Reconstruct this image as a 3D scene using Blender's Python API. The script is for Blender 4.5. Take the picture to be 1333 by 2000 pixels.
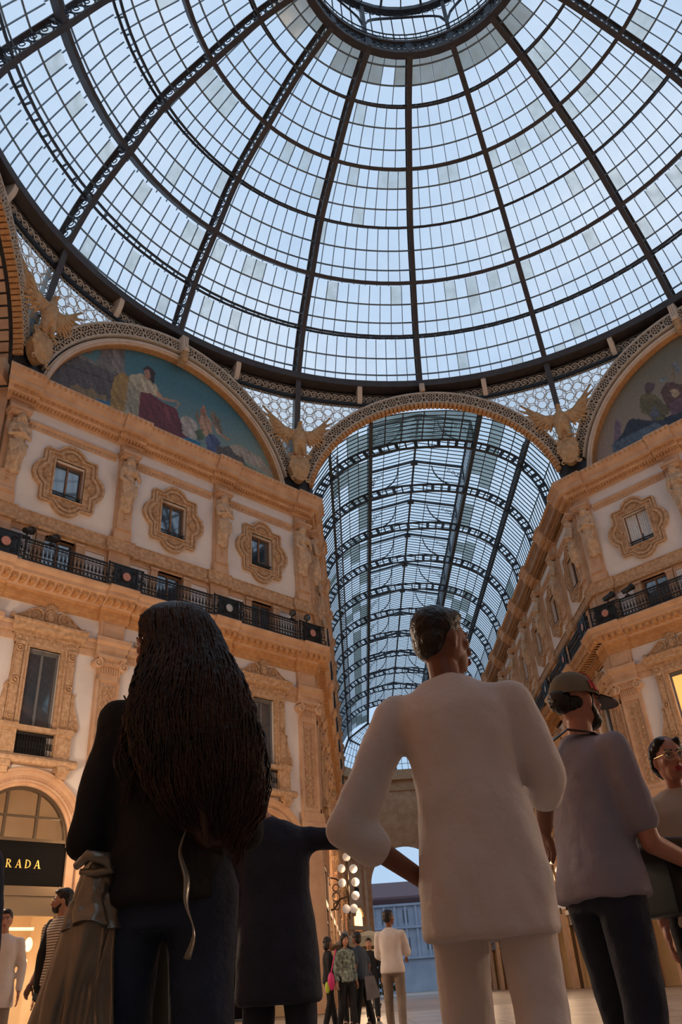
import bpy, bmesh, math, random
from math import sin, cos, pi, sqrt, radians, atan2, hypot
from mathutils import Vector, Matrix, noise
random.seed(7)
for o in list(bpy.data.objects): bpy.data.objects.remove(o)
SC = bpy.context.scene
COL = SC.collection
# ------------------------------------------------------------------ camera
# All heights below are measured from eye level; the whole scene is lifted by EYE at the end so that the floor is z = 0.
EYE = 0.6
cd = bpy.data.cameras.new('camera'); cam = bpy.data.objects.new('camera', cd); COL.objects.link(cam)
cd.sensor_fit = 'VERTICAL'; cd.sensor_height = 36.0; cd.sensor_width = 24.0
cd.lens = 36.0*1555.0/2000.0; cd.clip_start = .05; cd.clip_end = 600
ya, pt, ro = radians(.648), radians(31.106), radians(-4.161)
Fw = Vector((sin(ya)*cos(pt), cos(ya)*cos(pt), sin(pt))); Rt = Vector((cos(ya), -sin(ya), 0)); Up = Rt.cross(Fw)
R2 = cos(ro)*Rt + sin(ro)*Up; U2 = -sin(ro)*Rt + cos(ro)*Up
cam.matrix_world = Matrix(((R2.x, U2.x, -Fw.x, -5.46), (R2.y, U2.y, -Fw.y, -17.283), (R2.z, U2.z, -Fw.z, 0), (0, 0, 0, 1)))
CAMP = Vector((-5.46, -17.283, 0))
SC.camera = cam
def pix(P):
    d = Vector(P)-CAMP; q = d.dot(Fw)
    if q <= .1: return None
    return (666.5+1555*d.dot(R2)/q, 1000-1555*d.dot(U2)/q)
# ------------------------------------------------------------------ world, lights, exposure
SC.view_settings.view_transform = 'Standard'; SC.view_settings.look = 'None'
SC.view_settings.gamma = 1; SC.view_settings.use_curve_mapping = False
SC.view_settings.exposure = 0.0
W = bpy.data.worlds.new('dusk_sky'); SC.world = W; W.use_nodes = True
nt = W.node_tree; nt.nodes.clear()
wo = nt.nodes.new('ShaderNodeOutputWorld'); bg = nt.nodes.new('ShaderNodeBackground')
tc = nt.nodes.new('ShaderNodeTexCoord'); nz = nt.nodes.new('ShaderNodeTexNoise'); cr = nt.nodes.new('ShaderNodeValToRGB')
nz.inputs['Scale'].default_value = 2.2; nz.inputs['Detail'].default_value = 4
cr.color_ramp.elements[0].position = .34; cr.color_ramp.elements[0].color = (.40, .58, .82, 1)
cr.color_ramp.elements[1].position = .68; cr.color_ramp.elements[1].color = (.66, .77, .91, 1)
nt.links.new(tc.outputs['Generated'], nz.inputs['Vector']); nt.links.new(nz.outputs['Fac'], cr.inputs['Fac'])
nt.links.new(cr.outputs['Color'], bg.inputs['Color']); nt.links.new(bg.outputs['Background'], wo.inputs['Surface'])
bg.inputs['Strength'].default_value = 1.06
def lamp(name, typ, loc, energy, color, size=.3, aim=None, spot=None, **kw):
    l = bpy.data.lights.new(name, typ); l.energy = energy; l.color = color
    if typ == 'AREA': l.size = size
    else: l.shadow_soft_size = size
    if spot: l.spot_size = radians(spot); l.spot_blend = .8
    for k, v in kw.items(): setattr(l, k, v)
    o = bpy.data.objects.new(name, l); COL.objects.link(o); o.location = loc
    if aim is not None: o.rotation_euler = (Vector(aim)-Vector(loc)).to_track_quat('-Z', 'Y').to_euler()
    return o
WARM = (1.0, .66, .38)
S2 = sqrt(.5)
# fill lamps without fixtures, added to light the far facades evenly (the lantern clusters carry their own)
for x_, y_ in ((11.5, -7.5), (15.2, -3.8), (-13.0, -4.5), (15.5, 2.5), (-15.5, 2.5)):
    lamp('facade_fill_light', 'POINT', (x_, y_, 4.6), 1050, (1.0, .77, .57), .6)
lamp('shop_light', 'POINT', (-12.6, 7.0, 2.4), 60, (1, .72, .42), .5)
# ------------------------------------------------------------------ materials
MT = {}
def nmat(name):
    m = bpy.data.materials.new(name); m.use_nodes = True; MT[name] = m
    return m, m.node_tree, m.node_tree.nodes['Principled BSDF']
def mat(name, c, rough=.7, c2=None, scale=3., bump=0., bscale=30., metal=0., spec=.4, detail=5, emit=None, es=0., trans=0., coat=0.):
    m, t, b = nmat(name)
    b.inputs['Roughness'].default_value = rough; b.inputs['Metallic'].default_value = metal
    b.inputs['Specular IOR Level'].default_value = spec
    b.inputs['Base Color'].default_value = (*c, 1); b.inputs['Coat Weight'].default_value = coat
    if c2:
        co = t.nodes.new('ShaderNodeTexCoord'); n = t.nodes.new('ShaderNodeTexNoise'); r = t.nodes.new('ShaderNodeValToRGB')
        n.inputs['Scale'].default_value = scale; n.inputs['Detail'].default_value = detail
        r.color_ramp.elements[0].position = .35; r.color_ramp.elements[1].position = .68
        r.color_ramp.elements[0].color = (*c, 1); r.color_ramp.elements[1].color = (*c2, 1)
        t.links.new(co.outputs['Object'], n.inputs['Vector']); t.links.new(n.outputs['Fac'], r.inputs['Fac'])
        t.links.new(r.outputs['Color'], b.inputs['Base Color'])
    if bump:
        co = t.nodes.new('ShaderNodeTexCoord'); n = t.nodes.new('ShaderNodeTexNoise'); bp = t.nodes.new('ShaderNodeBump')
        n.inputs['Scale'].default_value = bscale; n.inputs['Detail'].default_value = 4
        bp.inputs['Strength'].default_value = bump; bp.inputs['Distance'].default_value = .02
        t.links.new(co.outputs['Object'], n.inputs['Vector']); t.links.new(n.outputs['Fac'], bp.inputs['Height'])
        t.links.new(bp.outputs['Normal'], b.inputs['Normal'])
    if emit: b.inputs['Emission Color'].default_value = (*emit, 1); b.inputs['Emission Strength'].default_value = es
    return m
mat('tan_stone', (.52, .315, .19), .8, (.64, .42, .27), 1.6, .5, 14)
mat('tan_carved', (.42, .25, .135), .8, (.62, .41, .25), 7., 1.0, 22)
mat('ochre_stone', (.50, .25, .10), .8, (.62, .34, .15), 5., 1.0, 16)
mat('plaster', (.70, .63, .58), .85, (.78, .72, .68), .9, .15, 30)
mat('statue_stone', (.46, .31, .19), .75, (.62, .44, .30), 6., .4, 14)
mat('eagle_stone', (.42, .25, .12), .7, (.56, .36, .19), 5., .5, 20)
mat('cream_iron', (.44, .36, .28), .55, (.56, .48, .39), 4.)
mat('brown_iron', (.052, .042, .042), .5, (.07, .058, .056), 3.)
mat('glazing_steel', (.16, .22, .27), .6, (.22, .28, .33), 3.)
mat('dark_iron', (.022, .024, .03), .45, (.04, .04, .045), 5.)
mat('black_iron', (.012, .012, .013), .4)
mat('vault_iron', (.035, .045, .06), .5, (.055, .065, .08), 3.)
mat('dark_brown', (.06, .045, .035), .8, (.09, .07, .055), 4.)  # dark brown ground behind the cream ornament
mat('beige_stone', (.62, .47, .35), .7, (.70, .56, .44), 3.)
mat('floor_stone', (.30, .22, .16), .3, (.44, .35, .27), .6, spec=.5)
mat('floor_stone_light', (.40, .31, .24), .3, (.5, .41, .33), .6, spec=.5); mat('floor_joint', (.26, .19, .14), .4, (.36, .28, .22), .6)
mat('window_wood', (.22, .12, .07), .6)
mat('grey_frame', (.16, .16, .165), .5)
mat('curtain', (.55, .55, .55), .9, (.68, .68, .68), 8)
mat('room_dark', (.02, .018, .016), .9)  # near-black colour stands in for unlit interiors
mat('sign_black', (.006, .0055, .0055), .7, spec=.08)
mat('bronze', (.14, .10, .065), .35, metal=.7)
mat('gold_letter', (.85, .55, .14), .35, metal=.6, emit=(1, .62, .15), es=.25)
mat('shop_light', (1, .8, .5), .6, emit=(1, .62, .26), es=2.6)
mat('shop_white', (1, .95, .85), .6, emit=(1, .92, .78), es=3.)
mat('amber_glow', (1, .6, .2), .6, emit=(1, .45, .12), es=.95)
mat('shop_wall', (.75, .55, .34), .8, (.8, .62, .4), 2, emit=(1, .55, .22), es=.12)  # glow of the shop's lights put into the wall itself
mat('shop_dim', (.5, .36, .22), .8, (.55, .4, .26), 2, emit=(1, .5, .18), es=.06)  # dimmer copy of the shop wall, weaker glow built in
mat('globe_glass', (.85, .8, .75), .4, emit=(1, .85, .7), es=.18)
mat('marble_red', (.42, .16, .12), .4, (.5, .24, .18), 8); mat('marble_grey', (.35, .36, .36), .4, (.5, .5, .5), 9)
mat('awning', (.42, .36, .24), .8)
mat('far_stone', (.25, .29, .37), .8, (.32, .36, .44), .4); mat('far_roof', (.12, .07, .08), .8); mat('far_dark', (.06, .08, .1), .5)  # blue outdoor light is put into the far stone's colour
mat('foliage', (.03, .06, .025), .8)
def glassmat(name, tint, dirt, mixlo, mixhi, scale=1.5, gloss=.05):
    m = bpy.data.materials.new(name); m.use_nodes = True; t = m.node_tree; t.nodes.clear(); MT[name] = m
    out = t.nodes.new('ShaderNodeOutputMaterial'); tr = t.nodes.new('ShaderNodeBsdfTransparent'); tl = t.nodes.new('ShaderNodeBsdfTranslucent')
    gl = t.nodes.new('ShaderNodeBsdfGlossy'); gl.inputs['Roughness'].default_value = .12
    mx = t.nodes.new('ShaderNodeMixShader'); mg = t.nodes.new('ShaderNodeMixShader'); mg.inputs[0].default_value = gloss
    tr.inputs['Color'].default_value = (*tint, 1); tl.inputs['Color'].default_value = (*dirt, 1)
    co = t.nodes.new('ShaderNodeTexCoord'); n = t.nodes.new('ShaderNodeTexNoise'); mr = t.nodes.new('ShaderNodeMapRange')
    n.inputs['Scale'].default_value = scale; n.inputs['Detail'].default_value = 6
    mr.inputs['From Min'].default_value = .35; mr.inputs['From Max'].default_value = .72
    mr.inputs['To Min'].default_value = mixlo; mr.inputs['To Max'].default_value = mixhi
    t.links.new(co.outputs['Object'], n.inputs['Vector']); t.links.new(n.outputs['Fac'], mr.inputs['Value']); t.links.new(mr.outputs['Result'], mx.inputs[0])
    t.links.new(tr.outputs[0], mx.inputs[1]); t.links.new(tl.outputs[0], mx.inputs[2])
    t.links.new(mx.outputs[0], mg.inputs[1]); t.links.new(gl.outputs[0], mg.inputs[2]); t.links.new(mg.outputs[0], out.inputs['Surface'])
    return m
glassmat('roof_glass', (.98, .99, 1.), (.85, .88, .9), .0, .16, .7, .0)
glassmat('roof_glass_stained', (.90, .90, .88), (.72, .70, .64), .02, .42, 1.6, .0)
glassmat('roof_glass_dirty', (.70, .70, .68), (.62, .58, .50), .25, .6)
glassmat('vault_glass', (.96, .985, .99), (.8, .86, .88), .02, .2, .6, .0)
glassmat('vault_glass_dirty', (.62, .66, .64), (.5, .52, .48), .1, .45, .9, .0)
glassmat('spandrel_glass', (1, 1, 1), (.95, .97, .93), .2, .5, .7)
m, t, b = nmat('window_glass'); b.inputs['Base Color'].default_value = (.03, .05, .075, 1); b.inputs['Roughness'].default_value = .04
b.inputs['Specular IOR Level'].default_value = 1.; b.inputs['IOR'].default_value = 1.9
glassmat('clear_glass', (.9, .92, .95), (.5, .5, .5), 0, .03, 2, .18)
# ------------------------------------------------------------------ mesh builder
class MB:
    def __init__(s, M=None): s.v = []; s.f = []; s.M = M
    def add(s, vs, fs):
        n = len(s.v); M = s.M
        s.v += [tuple(M @ Vector(p)) if M else tuple(p) for p in vs]; s.f += [[i+n for i in f] for f in fs]
    def box(s, x0, x1, y0, y1, z0, z1):
        s.add([(x0,y0,z0),(x1,y0,z0),(x1,y1,z0),(x0,y1,z0),(x0,y0,z1),(x1,y0,z1),(x1,y1,z1),(x0,y1,z1)],
              [(0,3,2,1),(4,5,6,7),(0,1,5,4),(1,2,6,5),(2,3,7,6),(3,0,4,7)])
    def fb(s, u0, u1, d0, d1, z0, z1): s.box(u0, u1, -d1, -d0, z0, z1)      # facade box: d is the projection towards the viewer
    def hexa(s, p): s.add(p, [(0,3,2,1),(4,5,6,7),(0,1,5,4),(1,2,6,5),(2,3,7,6),(3,0,4,7)])
    def prism(s, poly, d0, d1):                                           # outline in (u,z), thickness along d
        n = len(poly)
        s.add([(u, -d0, z) for u, z in poly]+[(u, -d1, z) for u, z in poly],
              [list(range(n)), list(range(2*n-1, n-1, -1))]+[(i, (i+1) % n, n+(i+1) % n, n+i) for i in range(n)])
    def sweep(s, prof, u0, u1, m0=0, m1=0):                               # profile in (d,z) swept along u, mitred by m*d
        n = len(prof)
        s.add([(u0-m0*d, -d, z) for d, z in prof]+[(u1+m1*d, -d, z) for d, z in prof],
              [list(range(n)), list(range(2*n-1, n-1, -1))]+[(i, (i+1) % n, n+(i+1) % n, n+i) for i in range(n)])
    def tube(s, pts, r, n=6, closed=False, flat=1.):
        pts = [Vector(p) for p in pts]; k = len(pts)
        rr = r if isinstance(r, (list, tuple)) else [r]*k
        up = None; vs = []
        for i, p in enumerate(pts):
            a = pts[(i-1) % k] if (closed or i > 0) else p; b_ = pts[(i+1) % k] if (closed or i < k-1) else p
            t = (b_-a)
            if t.length < 1e-9: t = Vector((0, 0, 1))
            t.normalize()
            if up is None: up = Vector((0, 0, 1)) if abs(t.z) < .9 else Vector((0, 1, 0))
            x = t.cross(up)
            if x.length < 1e-6: x = t.orthogonal()
            x.normalize(); y = x.cross(t).normalized(); up = y
            for j in range(n):
                a_ = 2*pi*j/n; vs.append(p+x*cos(a_)*rr[i]+y*sin(a_)*rr[i]*flat)
        fs = []
        for i in range(k if closed else k-1):
            for j in range(n):
                fs.append((i*n+j, i*n+(j+1) % n, ((i+1) % k)*n+(j+1) % n, ((i+1) % k)*n+j))
        if not closed: fs += [list(range(n-1, -1, -1)), [(k-1)*n+j for j in range(n)]]
        s.add(vs, fs)
    def ribbon(s, pts, nrm, w, h):                                        # flat bar following pts; w sideways, h along the given normals
        vs = []; k = len(pts)
        for i in range(k):
            p = Vector(pts[i]); t = (Vector(pts[min(i+1, k-1)])-Vector(pts[max(i-1, 0)])).normalized()
            N = Vector(nrm[i]).normalized(); B = t.cross(N).normalized()
            vs += [p-B*w/2-N*h/2, p+B*w/2-N*h/2, p+B*w/2+N*h/2, p-B*w/2+N*h/2]
        fs = [(4*i+j, 4*i+(j+1) % 4, 4*i+4+(j+1) % 4, 4*i+4+j) for i in range(k-1) for j in range(4)]+[(0, 3, 2, 1), (4*k-4, 4*k-3, 4*k-2, 4*k-1)]
        s.add(vs, fs)
    def ball(s, c, r, n=10, m=7, R=None):
        c = Vector(c); r = Vector(r) if hasattr(r, '__len__') else Vector((r, r, r)); vs = []
        for i in range(1, m):
            for j in range(n):
                a = pi*i/m; b_ = 2*pi*j/n; p = Vector((sin(a)*cos(b_)*r.x, sin(a)*sin(b_)*r.y, cos(a)*r.z))
                vs.append(c+(R @ p if R else p))
        p = Vector((0, 0, r.z)); p = R @ p if R else p; vs += [c+p, c-p]; T = len(vs)-2
        fs = [(i*n+j, i*n+(j+1) % n, (i+1)*n+(j+1) % n, (i+1)*n+j) for i in range(m-2) for j in range(n)]
        fs += [(T, (j+1) % n, j) for j in range(n)]+[(T+1, (m-2)*n+j, (m-2)*n+(j+1) % n) for j in range(n)]
        s.add(vs, fs)
    def lathe(s, prof, n=12, c=(0, 0, 0), a0=0, a1=2*pi):
        full = abs(a1-a0-2*pi) < 1e-6; k = len(prof); vs = []; q = n if full else n+1
        for i in range(q):
            a = a0+(a1-a0)*i/n
            vs += [(c[0]+r*cos(a), c[1]+r*sin(a), c[2]+z) for r, z in prof]
        s.add(vs, [(i*k+j, ((i+1) % q)*k+j, ((i+1) % q)*k+j+1, i*k+j+1) for i in range(n) for j in range(k-1)])
    def mesh(s, name, m, smooth=False):
        me = bpy.data.meshes.new(name); me.from_pydata(s.v, [], s.f); me.update()
        if m: me.materials.append(MT[m] if isinstance(m, str) else m)
        if smooth: me.shade_smooth()
        return me
    def build(s, name, m, parent=None, smooth=False, **kw): return ob(name, s.mesh(name, m, smooth), parent, **kw)
def ob(name, me, parent=None, loc=None, rot=None, scale=None, label=None, cat=None, group=None, kind=None):
    o = bpy.data.objects.new(name, me); COL.objects.link(o)
    if parent: o.parent = parent
    if loc: o.location = loc
    if rot is not None: o.rotation_euler = rot if hasattr(rot, '__len__') else (0, 0, rot)
    if scale: o.scale = scale
    return tag(o, label, cat, group, kind)
def tag(o, label=None, cat=None, group=None, kind=None):
    for k, v in (('label', label), ('category', cat), ('group', group), ('kind', kind)):
        if v: o[k] = v
    return o
def empty(name, loc=(0, 0, 0), rot=0, **kw): return ob(name, None, None, loc, rot, **kw)
def copy_tree(o, parent=None):
    c = o.copy(); COL.objects.link(c); c.parent = parent
    for ch in list(o.children): copy_tree(ch, c)
    return c
def ell(a, b, c, th): return (a*cos(th), c+b*sin(th))
def smooth_mesh(me, voxel, it=4, fac=.5, disp=None):
    """joins overlapping closed pieces of one mesh into one continuous surface"""
    o = bpy.data.objects.new('tmp', me); COL.objects.link(o)
    r = o.modifiers.new('r', 'REMESH'); r.mode = 'VOXEL'; r.voxel_size = voxel; r.use_smooth_shade = True
    if it: q = o.modifiers.new('s', 'SMOOTH'); q.iterations = it; q.factor = fac
    dg = bpy.context.evaluated_depsgraph_get(); n = bpy.data.meshes.new_from_object(o.evaluated_get(dg))
    mats = list(me.materials); bpy.data.objects.remove(o); bpy.data.meshes.remove(me)
    n.materials.clear()
    for m_ in mats: n.materials.append(m_)
    if disp:
        nn = [v.normal.copy() for v in n.vertices]
        for v, N in zip(n.vertices, nn): v.co += N*disp(v.co)
    n.shade_smooth(); return n
# ================================================================== the floor
FZ = -EYE
def S(name, mb, m, **kw): return mb.build(name, m, kind='structure', **kw)
g = MB(); g.box(-60, 60, -60, 170, FZ-.3, FZ-.012); FLO = S('floor', g, 'floor_joint', label='pale polished stone paving of the arcade floor')
for mn in ('floor_stone', 'floor_stone_light'):
    g = MB(); g.box(-.745, .745, -.745, .745, FZ-.012, FZ); MT[mn+'_mesh'] = g.mesh('paving_slab', mn)
for i in range(10):
    for j in range(20): ob('paving_slab', MT['floor_stone_mesh' if (i+j) % 2 else 'floor_stone_light_mesh'], FLO, loc=(-12.75+1.5*i, -17.25+1.5*j, 0))
# ================================================================== the dome
RL = [18.0, 16.755, 14.981, 13.068, 10.55, 7.919, 5.4]
HL = [29.454, 32.034, 34.399, 36.772, 38.442, 39.928, 40.644]
def crm(A, t):
    i = min(int(t), len(A)-2); f = t-i
    p1, p2 = A[i], A[i+1]; p0 = A[i-1] if i > 0 else 2*p1-p2; p3 = A[i+2] if i+2 < len(A) else 2*p2-p1
    return .5*((2*p1)+(-p0+p2)*f+(2*p0-5*p1+4*p2-p3)*f*f+(-p0+3*p1-3*p2+p3)*f**3)
def inn(t, off=0.):
    R, H = crm(RL, t), crm(HL, t); e = 1e-3; t0, t1 = max(0, t-e), min(6, t+e)
    dR, dH = crm(RL, t1)-crm(RL, t0), crm(HL, t1)-crm(HL, t0); L = hypot(dR, dH)
    return R+off*dH/L, H-off*dR/L, dH/L, -dR/L                # point, outward normal
def rp(R, z, a): return (R*sin(a), R*cos(a), z)               # azimuth a from +y (the far arm)
D = empty('ceiling', kind='structure', label='glass dome of sixteen iron ribs over the octagon')
SEG = radians(22.5); DEP = .98
sy = lambda k: k*SEG
NT = 36
def rib_mesh():
    a = MB()
    for off, w in ((.0, .27), (DEP, .24)):
        P = [inn(6*i/NT, off) for i in range(NT+1)]
        a.ribbon([(0, p[0], p[1]) for p in P], [(0, p[2], p[3]) for p in P], w, .07)
    P = [inn(6*i/NT, .03) for i in range(NT+1)]
    for t in (0, 1, 2, 3, 4, 5, 6):
        p = inn(t, DEP/2); n = Vector((0, p[2], p[3])); tt = Vector((0, -p[3], p[2]))
        c = Vector((0, p[0], p[1])); q = []
        for sn in (-1, 1):
            for a_, b_ in ((-1, -1), (1, -1), (1, 1), (-1, 1)): q.append(c+n*sn*DEP/2+Vector((.07*a_, 0, 0))+tt*.09*b_)
        a.hexa(q)
    return a.mesh('rib', 'brown_iron')
def ring_pts(c, ex, ey, r, n=10): return [c+ex*r*cos(2*pi*i/n)+ey*r*sin(2*pi*i/n) for i in range(n)]
def web_mesh():
    a = MB(); L = 0; t = 0.06
    while t < 5.96:
        p = inn(t, DEP/2); n = Vector((0, p[2], p[3])); tt = Vector((0, -p[3], p[2])); c = Vector((0, p[0], p[1]))
        a.tube(ring_pts(c, n, tt, .30, 12), .036, 4, True, 1.4)
        a.tube(ring_pts(c+n*.1, n, tt, .13, 8), .026, 4, True)
        a.tube([c+n*.48-tt*.30, c+tt*-.30-n*.48], .024, 4)
        R1, H1 = inn(min(t+.01, 6))[:2]; R0, H0 = inn(t)[:2]; t += .01*.62/max(hypot(R1-R0, H1-H0), 1e-4)
    return a.mesh('scroll_web', 'dark_iron')
rm, wm = rib_mesh(), web_mesh()
for k in range(16):
    r = ob('rib', rm, D, rot=-sy(k)); ob('scroll_web', wm, r)
# purlins between the ribs
def arc(R, z, n=6, m=0.012): return [rp(R, z, -m+(SEG+2*m)*i/n) for i in range(n+1)]
def purlin(i):
    a = MB(); solid = i % 2 == 0
    for off, w, h in (((.06, .20, .12), (.36, .05, .5)) if solid else ((.03, .12, .07), (.62, .12, .07))):
        R, H, nr, nz_ = inn(i, off); P = arc(R, H); N = [(nr*sin(SEG*j/6), nr*cos(SEG*j/6), nz_) for j in range(7)]
        a.ribbon(P, N, w, h)
    if not solid:
        n = max(3, int(R*SEG/.75))
        for j in range(n):
            a0 = SEG*(j+.3)/n; a1 = SEG*(j+.62)/n
            p, q = inn(i, .03), inn(i, .62)
            a.ribbon([rp(p[0], p[1], a0), rp(q[0], q[1], a1)], [(0, .3, 1)]*2, .1, .05)
    return a.mesh('purlin', 'brown_iron' if solid else 'dark_iron')
for i in range(1, 6):
    pm = purlin(i)
    for k in range(16): ob('purlin', pm, D, rot=-sy(k))
NC = [12, 10, 9, 8, 6, 4]
HB = [1.0, 1.9, 2.9]
panes = []; pmesh = {}
ROWS = [(0., .30, .64, 1.0)]*6
for lv in range(6):
    n = NC[lv]; b = MB()
    for j in range(1, n):
        a_ = SEG*j/n; P = [inn(lv+q/6, DEP) for q in range(7)]
        b.ribbon([rp(p[0], p[1], a_) for p in P], [(p[2]*sin(a_), p[2]*cos(a_), p[3]) for p in P], .034, .08)
    for fr in ROWS[lv][1:3]:
        R, H, nr, nz_ = inn(lv+fr, DEP-.03)
        b.ribbon(arc(R, H, 12), [(nr*sin(SEG*j/12), nr*cos(SEG*j/12), nz_) for j in range(13)], .085, .035)
    bm_ = b.mesh('glazing_bars', 'glazing_steel')
    for k in range(16): ob('glazing_bars', bm_, D, rot=-sy(k), kind='stuff')
    for r_ in range(3):
        t0, t1 = lv+ROWS[lv][r_], lv+ROWS[lv][r_+1]; ins = .015
        a = MB(); p0, p1 = inn(t0+.004, DEP+.02), inn(t1-.004, DEP+.02); a0, a1 = .04*SEG/n, .96*SEG/n
        q = []
        for o_ in (0, .03):
            for (p, ang) in ((p0, a0), (p0, a1), (p1, a1), (p1, a0)): q.append(rp(p[0]+o_*p[2], p[1]+o_*p[3], ang))
        a.hexa(q); pmesh[lv, r_] = (a, q)
        c = inn((t0+t1)/2, DEP)
        for k in range(16):
            for j in range(n):
                rot = sy(k)+SEG*j/n
                cs = []
                for pnt in q[:4]:
                    ang = atan2(pnt[0], pnt[1])+rot; R = hypot(pnt[0], pnt[1]); cs.append(pix(rp(R, pnt[2], ang)))
                A = 0
                if all(cs):
                    cx = sum(c_[0] for c_ in cs)/4; cy = sum(c_[1] for c_ in cs)/4
                    if 0 < cx < 1333 and 0 < cy < 2000: A = abs(sum(cs[x][0]*cs[(x+1) % 4][1]-cs[(x+1) % 4][0]*cs[x][1] for x in range(4)))/2
                panes.append((A, lv, r_, rot))
panes.sort(key=lambda x: -x[0])
gm = {}
def pmat(lv, r_, rnd): return 'roof_glass_dirty' if (lv == 5 and r_ == 2) or (lv == 5 and r_ == 1 and rnd < .5) else 'roof_glass_stained' if (r_ == 2 and lv % 2 == 1 and rnd < .30) or rnd < .03 else 'roof_glass'
rest = {}
for idx, (A, lv, r_, rot) in enumerate(panes):
    mm = pmat(lv, r_, random.random())
    if idx < 290 and A > 0:
        if (lv, r_, mm) not in gm: gm[lv, r_, mm] = pmesh[lv, r_][0].mesh('pane', mm)
        ob('pane', gm[lv, r_, mm], D, rot=-rot)
    else:
        b = rest.setdefault(mm, MB()); c_, s_ = cos(-rot), sin(-rot)
        b.add([(x*c_-y*s_, x*s_+y*c_, z) for x, y, z in pmesh[lv, r_][1]], [(0,3,2,1),(4,5,6,7),(0,1,5,4),(1,2,6,5),(2,3,7,6),(3,0,4,7)])
for mm, b in rest.items(): b.build('roof_panes', mm, D, kind='stuff')
# oculus drum and lantern
a = MB(); R6, H6 = 5.4, 40.64
a.lathe([(R6-.05, H6-.1), (R6+.35, H6-.05), (R6+.35, H6+.15), (R6-.05, H6+.12), (R6-.05, H6-.1)], 48)
a.lathe([(R6-.02, H6+.95), (R6+.3, H6+.95), (R6+.3, H6+1.12), (R6-.02, H6+1.12), (R6-.02, H6+.95)], 48)
a.build('oculus_ring', 'brown_iron', D)
a = MB()
for i in range(96):
    for sg in (1, -1):
        a0 = 2*pi*i/96; a1 = a0+sg*2*pi/48
        a.ribbon([rp(R6+.1, H6+.1, a0), rp(R6+.1, H6+.95, a1)], [rp(1, 0, a0)]*2, .09, .04)
for i in range(16): a.ribbon([rp(R6+.08, H6+.1, sy(i)), rp(R6+.08, H6+.95, sy(i))], [rp(1, 0, sy(i))]*2, .35, .12)
a.build('oculus_lattice', 'vault_iron', D, kind='stuff')
a = MB()
for i in range(96): a.ribbon([rp(R6+.1, H6+1.1, 2*pi*i/96), rp(R6+.1, H6+1.8, 2*pi*i/96)], [rp(1, 0, 0)]*2, .03, .03)
for z in (1.45, 1.8): a.lathe([(R6+.08, H6+z), (R6+.13, H6+z), (R6+.13, H6+z+.05), (R6+.08, H6+z+.05), (R6+.08, H6+z)], 64)
a.build('oculus_railing', 'dark_iron', D)
a = MB()
for i in range(8):
    an = sy(2*i+1); a.ribbon([rp(R6+.3, H6+.9, an), rp(R6+.3, H6+4.6, an)], [rp(1, 0, an)]*2, .2, .2)
    for q in range(2):
        A0 = an+radians(45)*(q*.5); A1 = an+radians(22.5)*(1+q)
        P = []
        for j in range(9):
            f = j/8; aa = A0+(A1-A0)*f; ff = (f if q == 0 else 1-f)
            P.append(rp(R6+.3, H6+2.4+1.5*sqrt(max(0, 1-(1-ff)**2)), aa))
        a.ribbon(P, [rp(1, 0, an)]*9, .08, .12)
        for j in range(6):
            f = (j+.5)/6*.5; aa = an+(1 if q == 0 else 0)*SEG*2*f-(0 if q == 0 else 1)*SEG*2*f
            c = Vector(rp(R6+.3, H6+4.0+.06*j, aa)); a.tube(ring_pts(c, Vector(rp(1, 0, aa+pi/2)), Vector((0, 0, 1)), .16, 8), .02, 4, True)
a.lathe([(R6+.15, H6+4.4), (R6+.5, H6+4.4), (R6+.5, H6+4.7), (R6+.15, H6+4.7), (R6+.15, H6+4.4)], 48)
a.build('lantern_arcade', 'dark_iron', D)
a = MB()
for i in range(64):
    an = 2*pi*i/64; a.ribbon([rp(R6+.5, H6+1, an), rp(R6+.5, H6+4.6, an)], [rp(1, 0, an)]*2, .05, .05)
for i in range(32):
    an = 2*pi*i/32; a.ribbon([rp(R6+.4, H6+4.6, an), rp(2.8, H6+6.2, an), rp(.2, H6+7.0, an)], [(0, 0, 1)]*3, .12 if i % 2 else .06, .1)
for R, z in ((4.3, 5.35), (2.8, 6.2), (1.5, 6.6)): a.lathe([(R, H6+z), (R+.12, H6+z), (R+.12, H6+z+.1), (R, H6+z+.1), (R, H6+z)], 48)
a.build('lantern_bars', 'dark_iron', D)
a = MB(); a.lathe([(R6+.55, H6+1), (R6+.55, H6+4.7), (2.8, H6+6.3), (0.05, H6+7.1)], 32); a.build('lantern_glass', 'roof_glass', D)
# ring at the foot of the dome
RG = empty('trim_1', kind='structure', label='dark iron ring with a cream running-scroll frieze at the foot of the dome')
a = MB(); a.lathe([(17.85, 29.2), (18.6, 29.2), (18.6, 29.62), (17.85, 29.62), (17.85, 29.2)], 128)
a.lathe([(17.95, 29.62), (18.62, 29.70), (18.62, 29.75), (17.9, 29.65)], 128); a.build('ring_beam', 'brown_iron', RG)
a = MB(); a.lathe([(18.62, 28.2), (18.62, 29.3)], 128)  # black back wall stands in for the shade under the ring beam
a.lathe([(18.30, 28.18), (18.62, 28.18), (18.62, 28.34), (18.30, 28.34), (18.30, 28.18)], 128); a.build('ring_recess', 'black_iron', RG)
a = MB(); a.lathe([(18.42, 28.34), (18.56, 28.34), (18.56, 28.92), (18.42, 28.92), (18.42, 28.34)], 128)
a.lathe([(18.34, 28.86), (18.46, 28.86), (18.46, 28.95), (18.34, 28.95), (18.34, 28.86)], 128); a.build('frieze_band', 'dark_brown', RG)
a = MB(); P = []
for i in range(22):
    th = i/21*3.1*pi; r = .225*(1-i/26); P.append((r*cos(th), 0, r*sin(th)))
a.tube(P, [.045*(1-i/30) for i in range(22)], 4); a.ball((0, 0, 0), .06, 6, 4)
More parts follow.
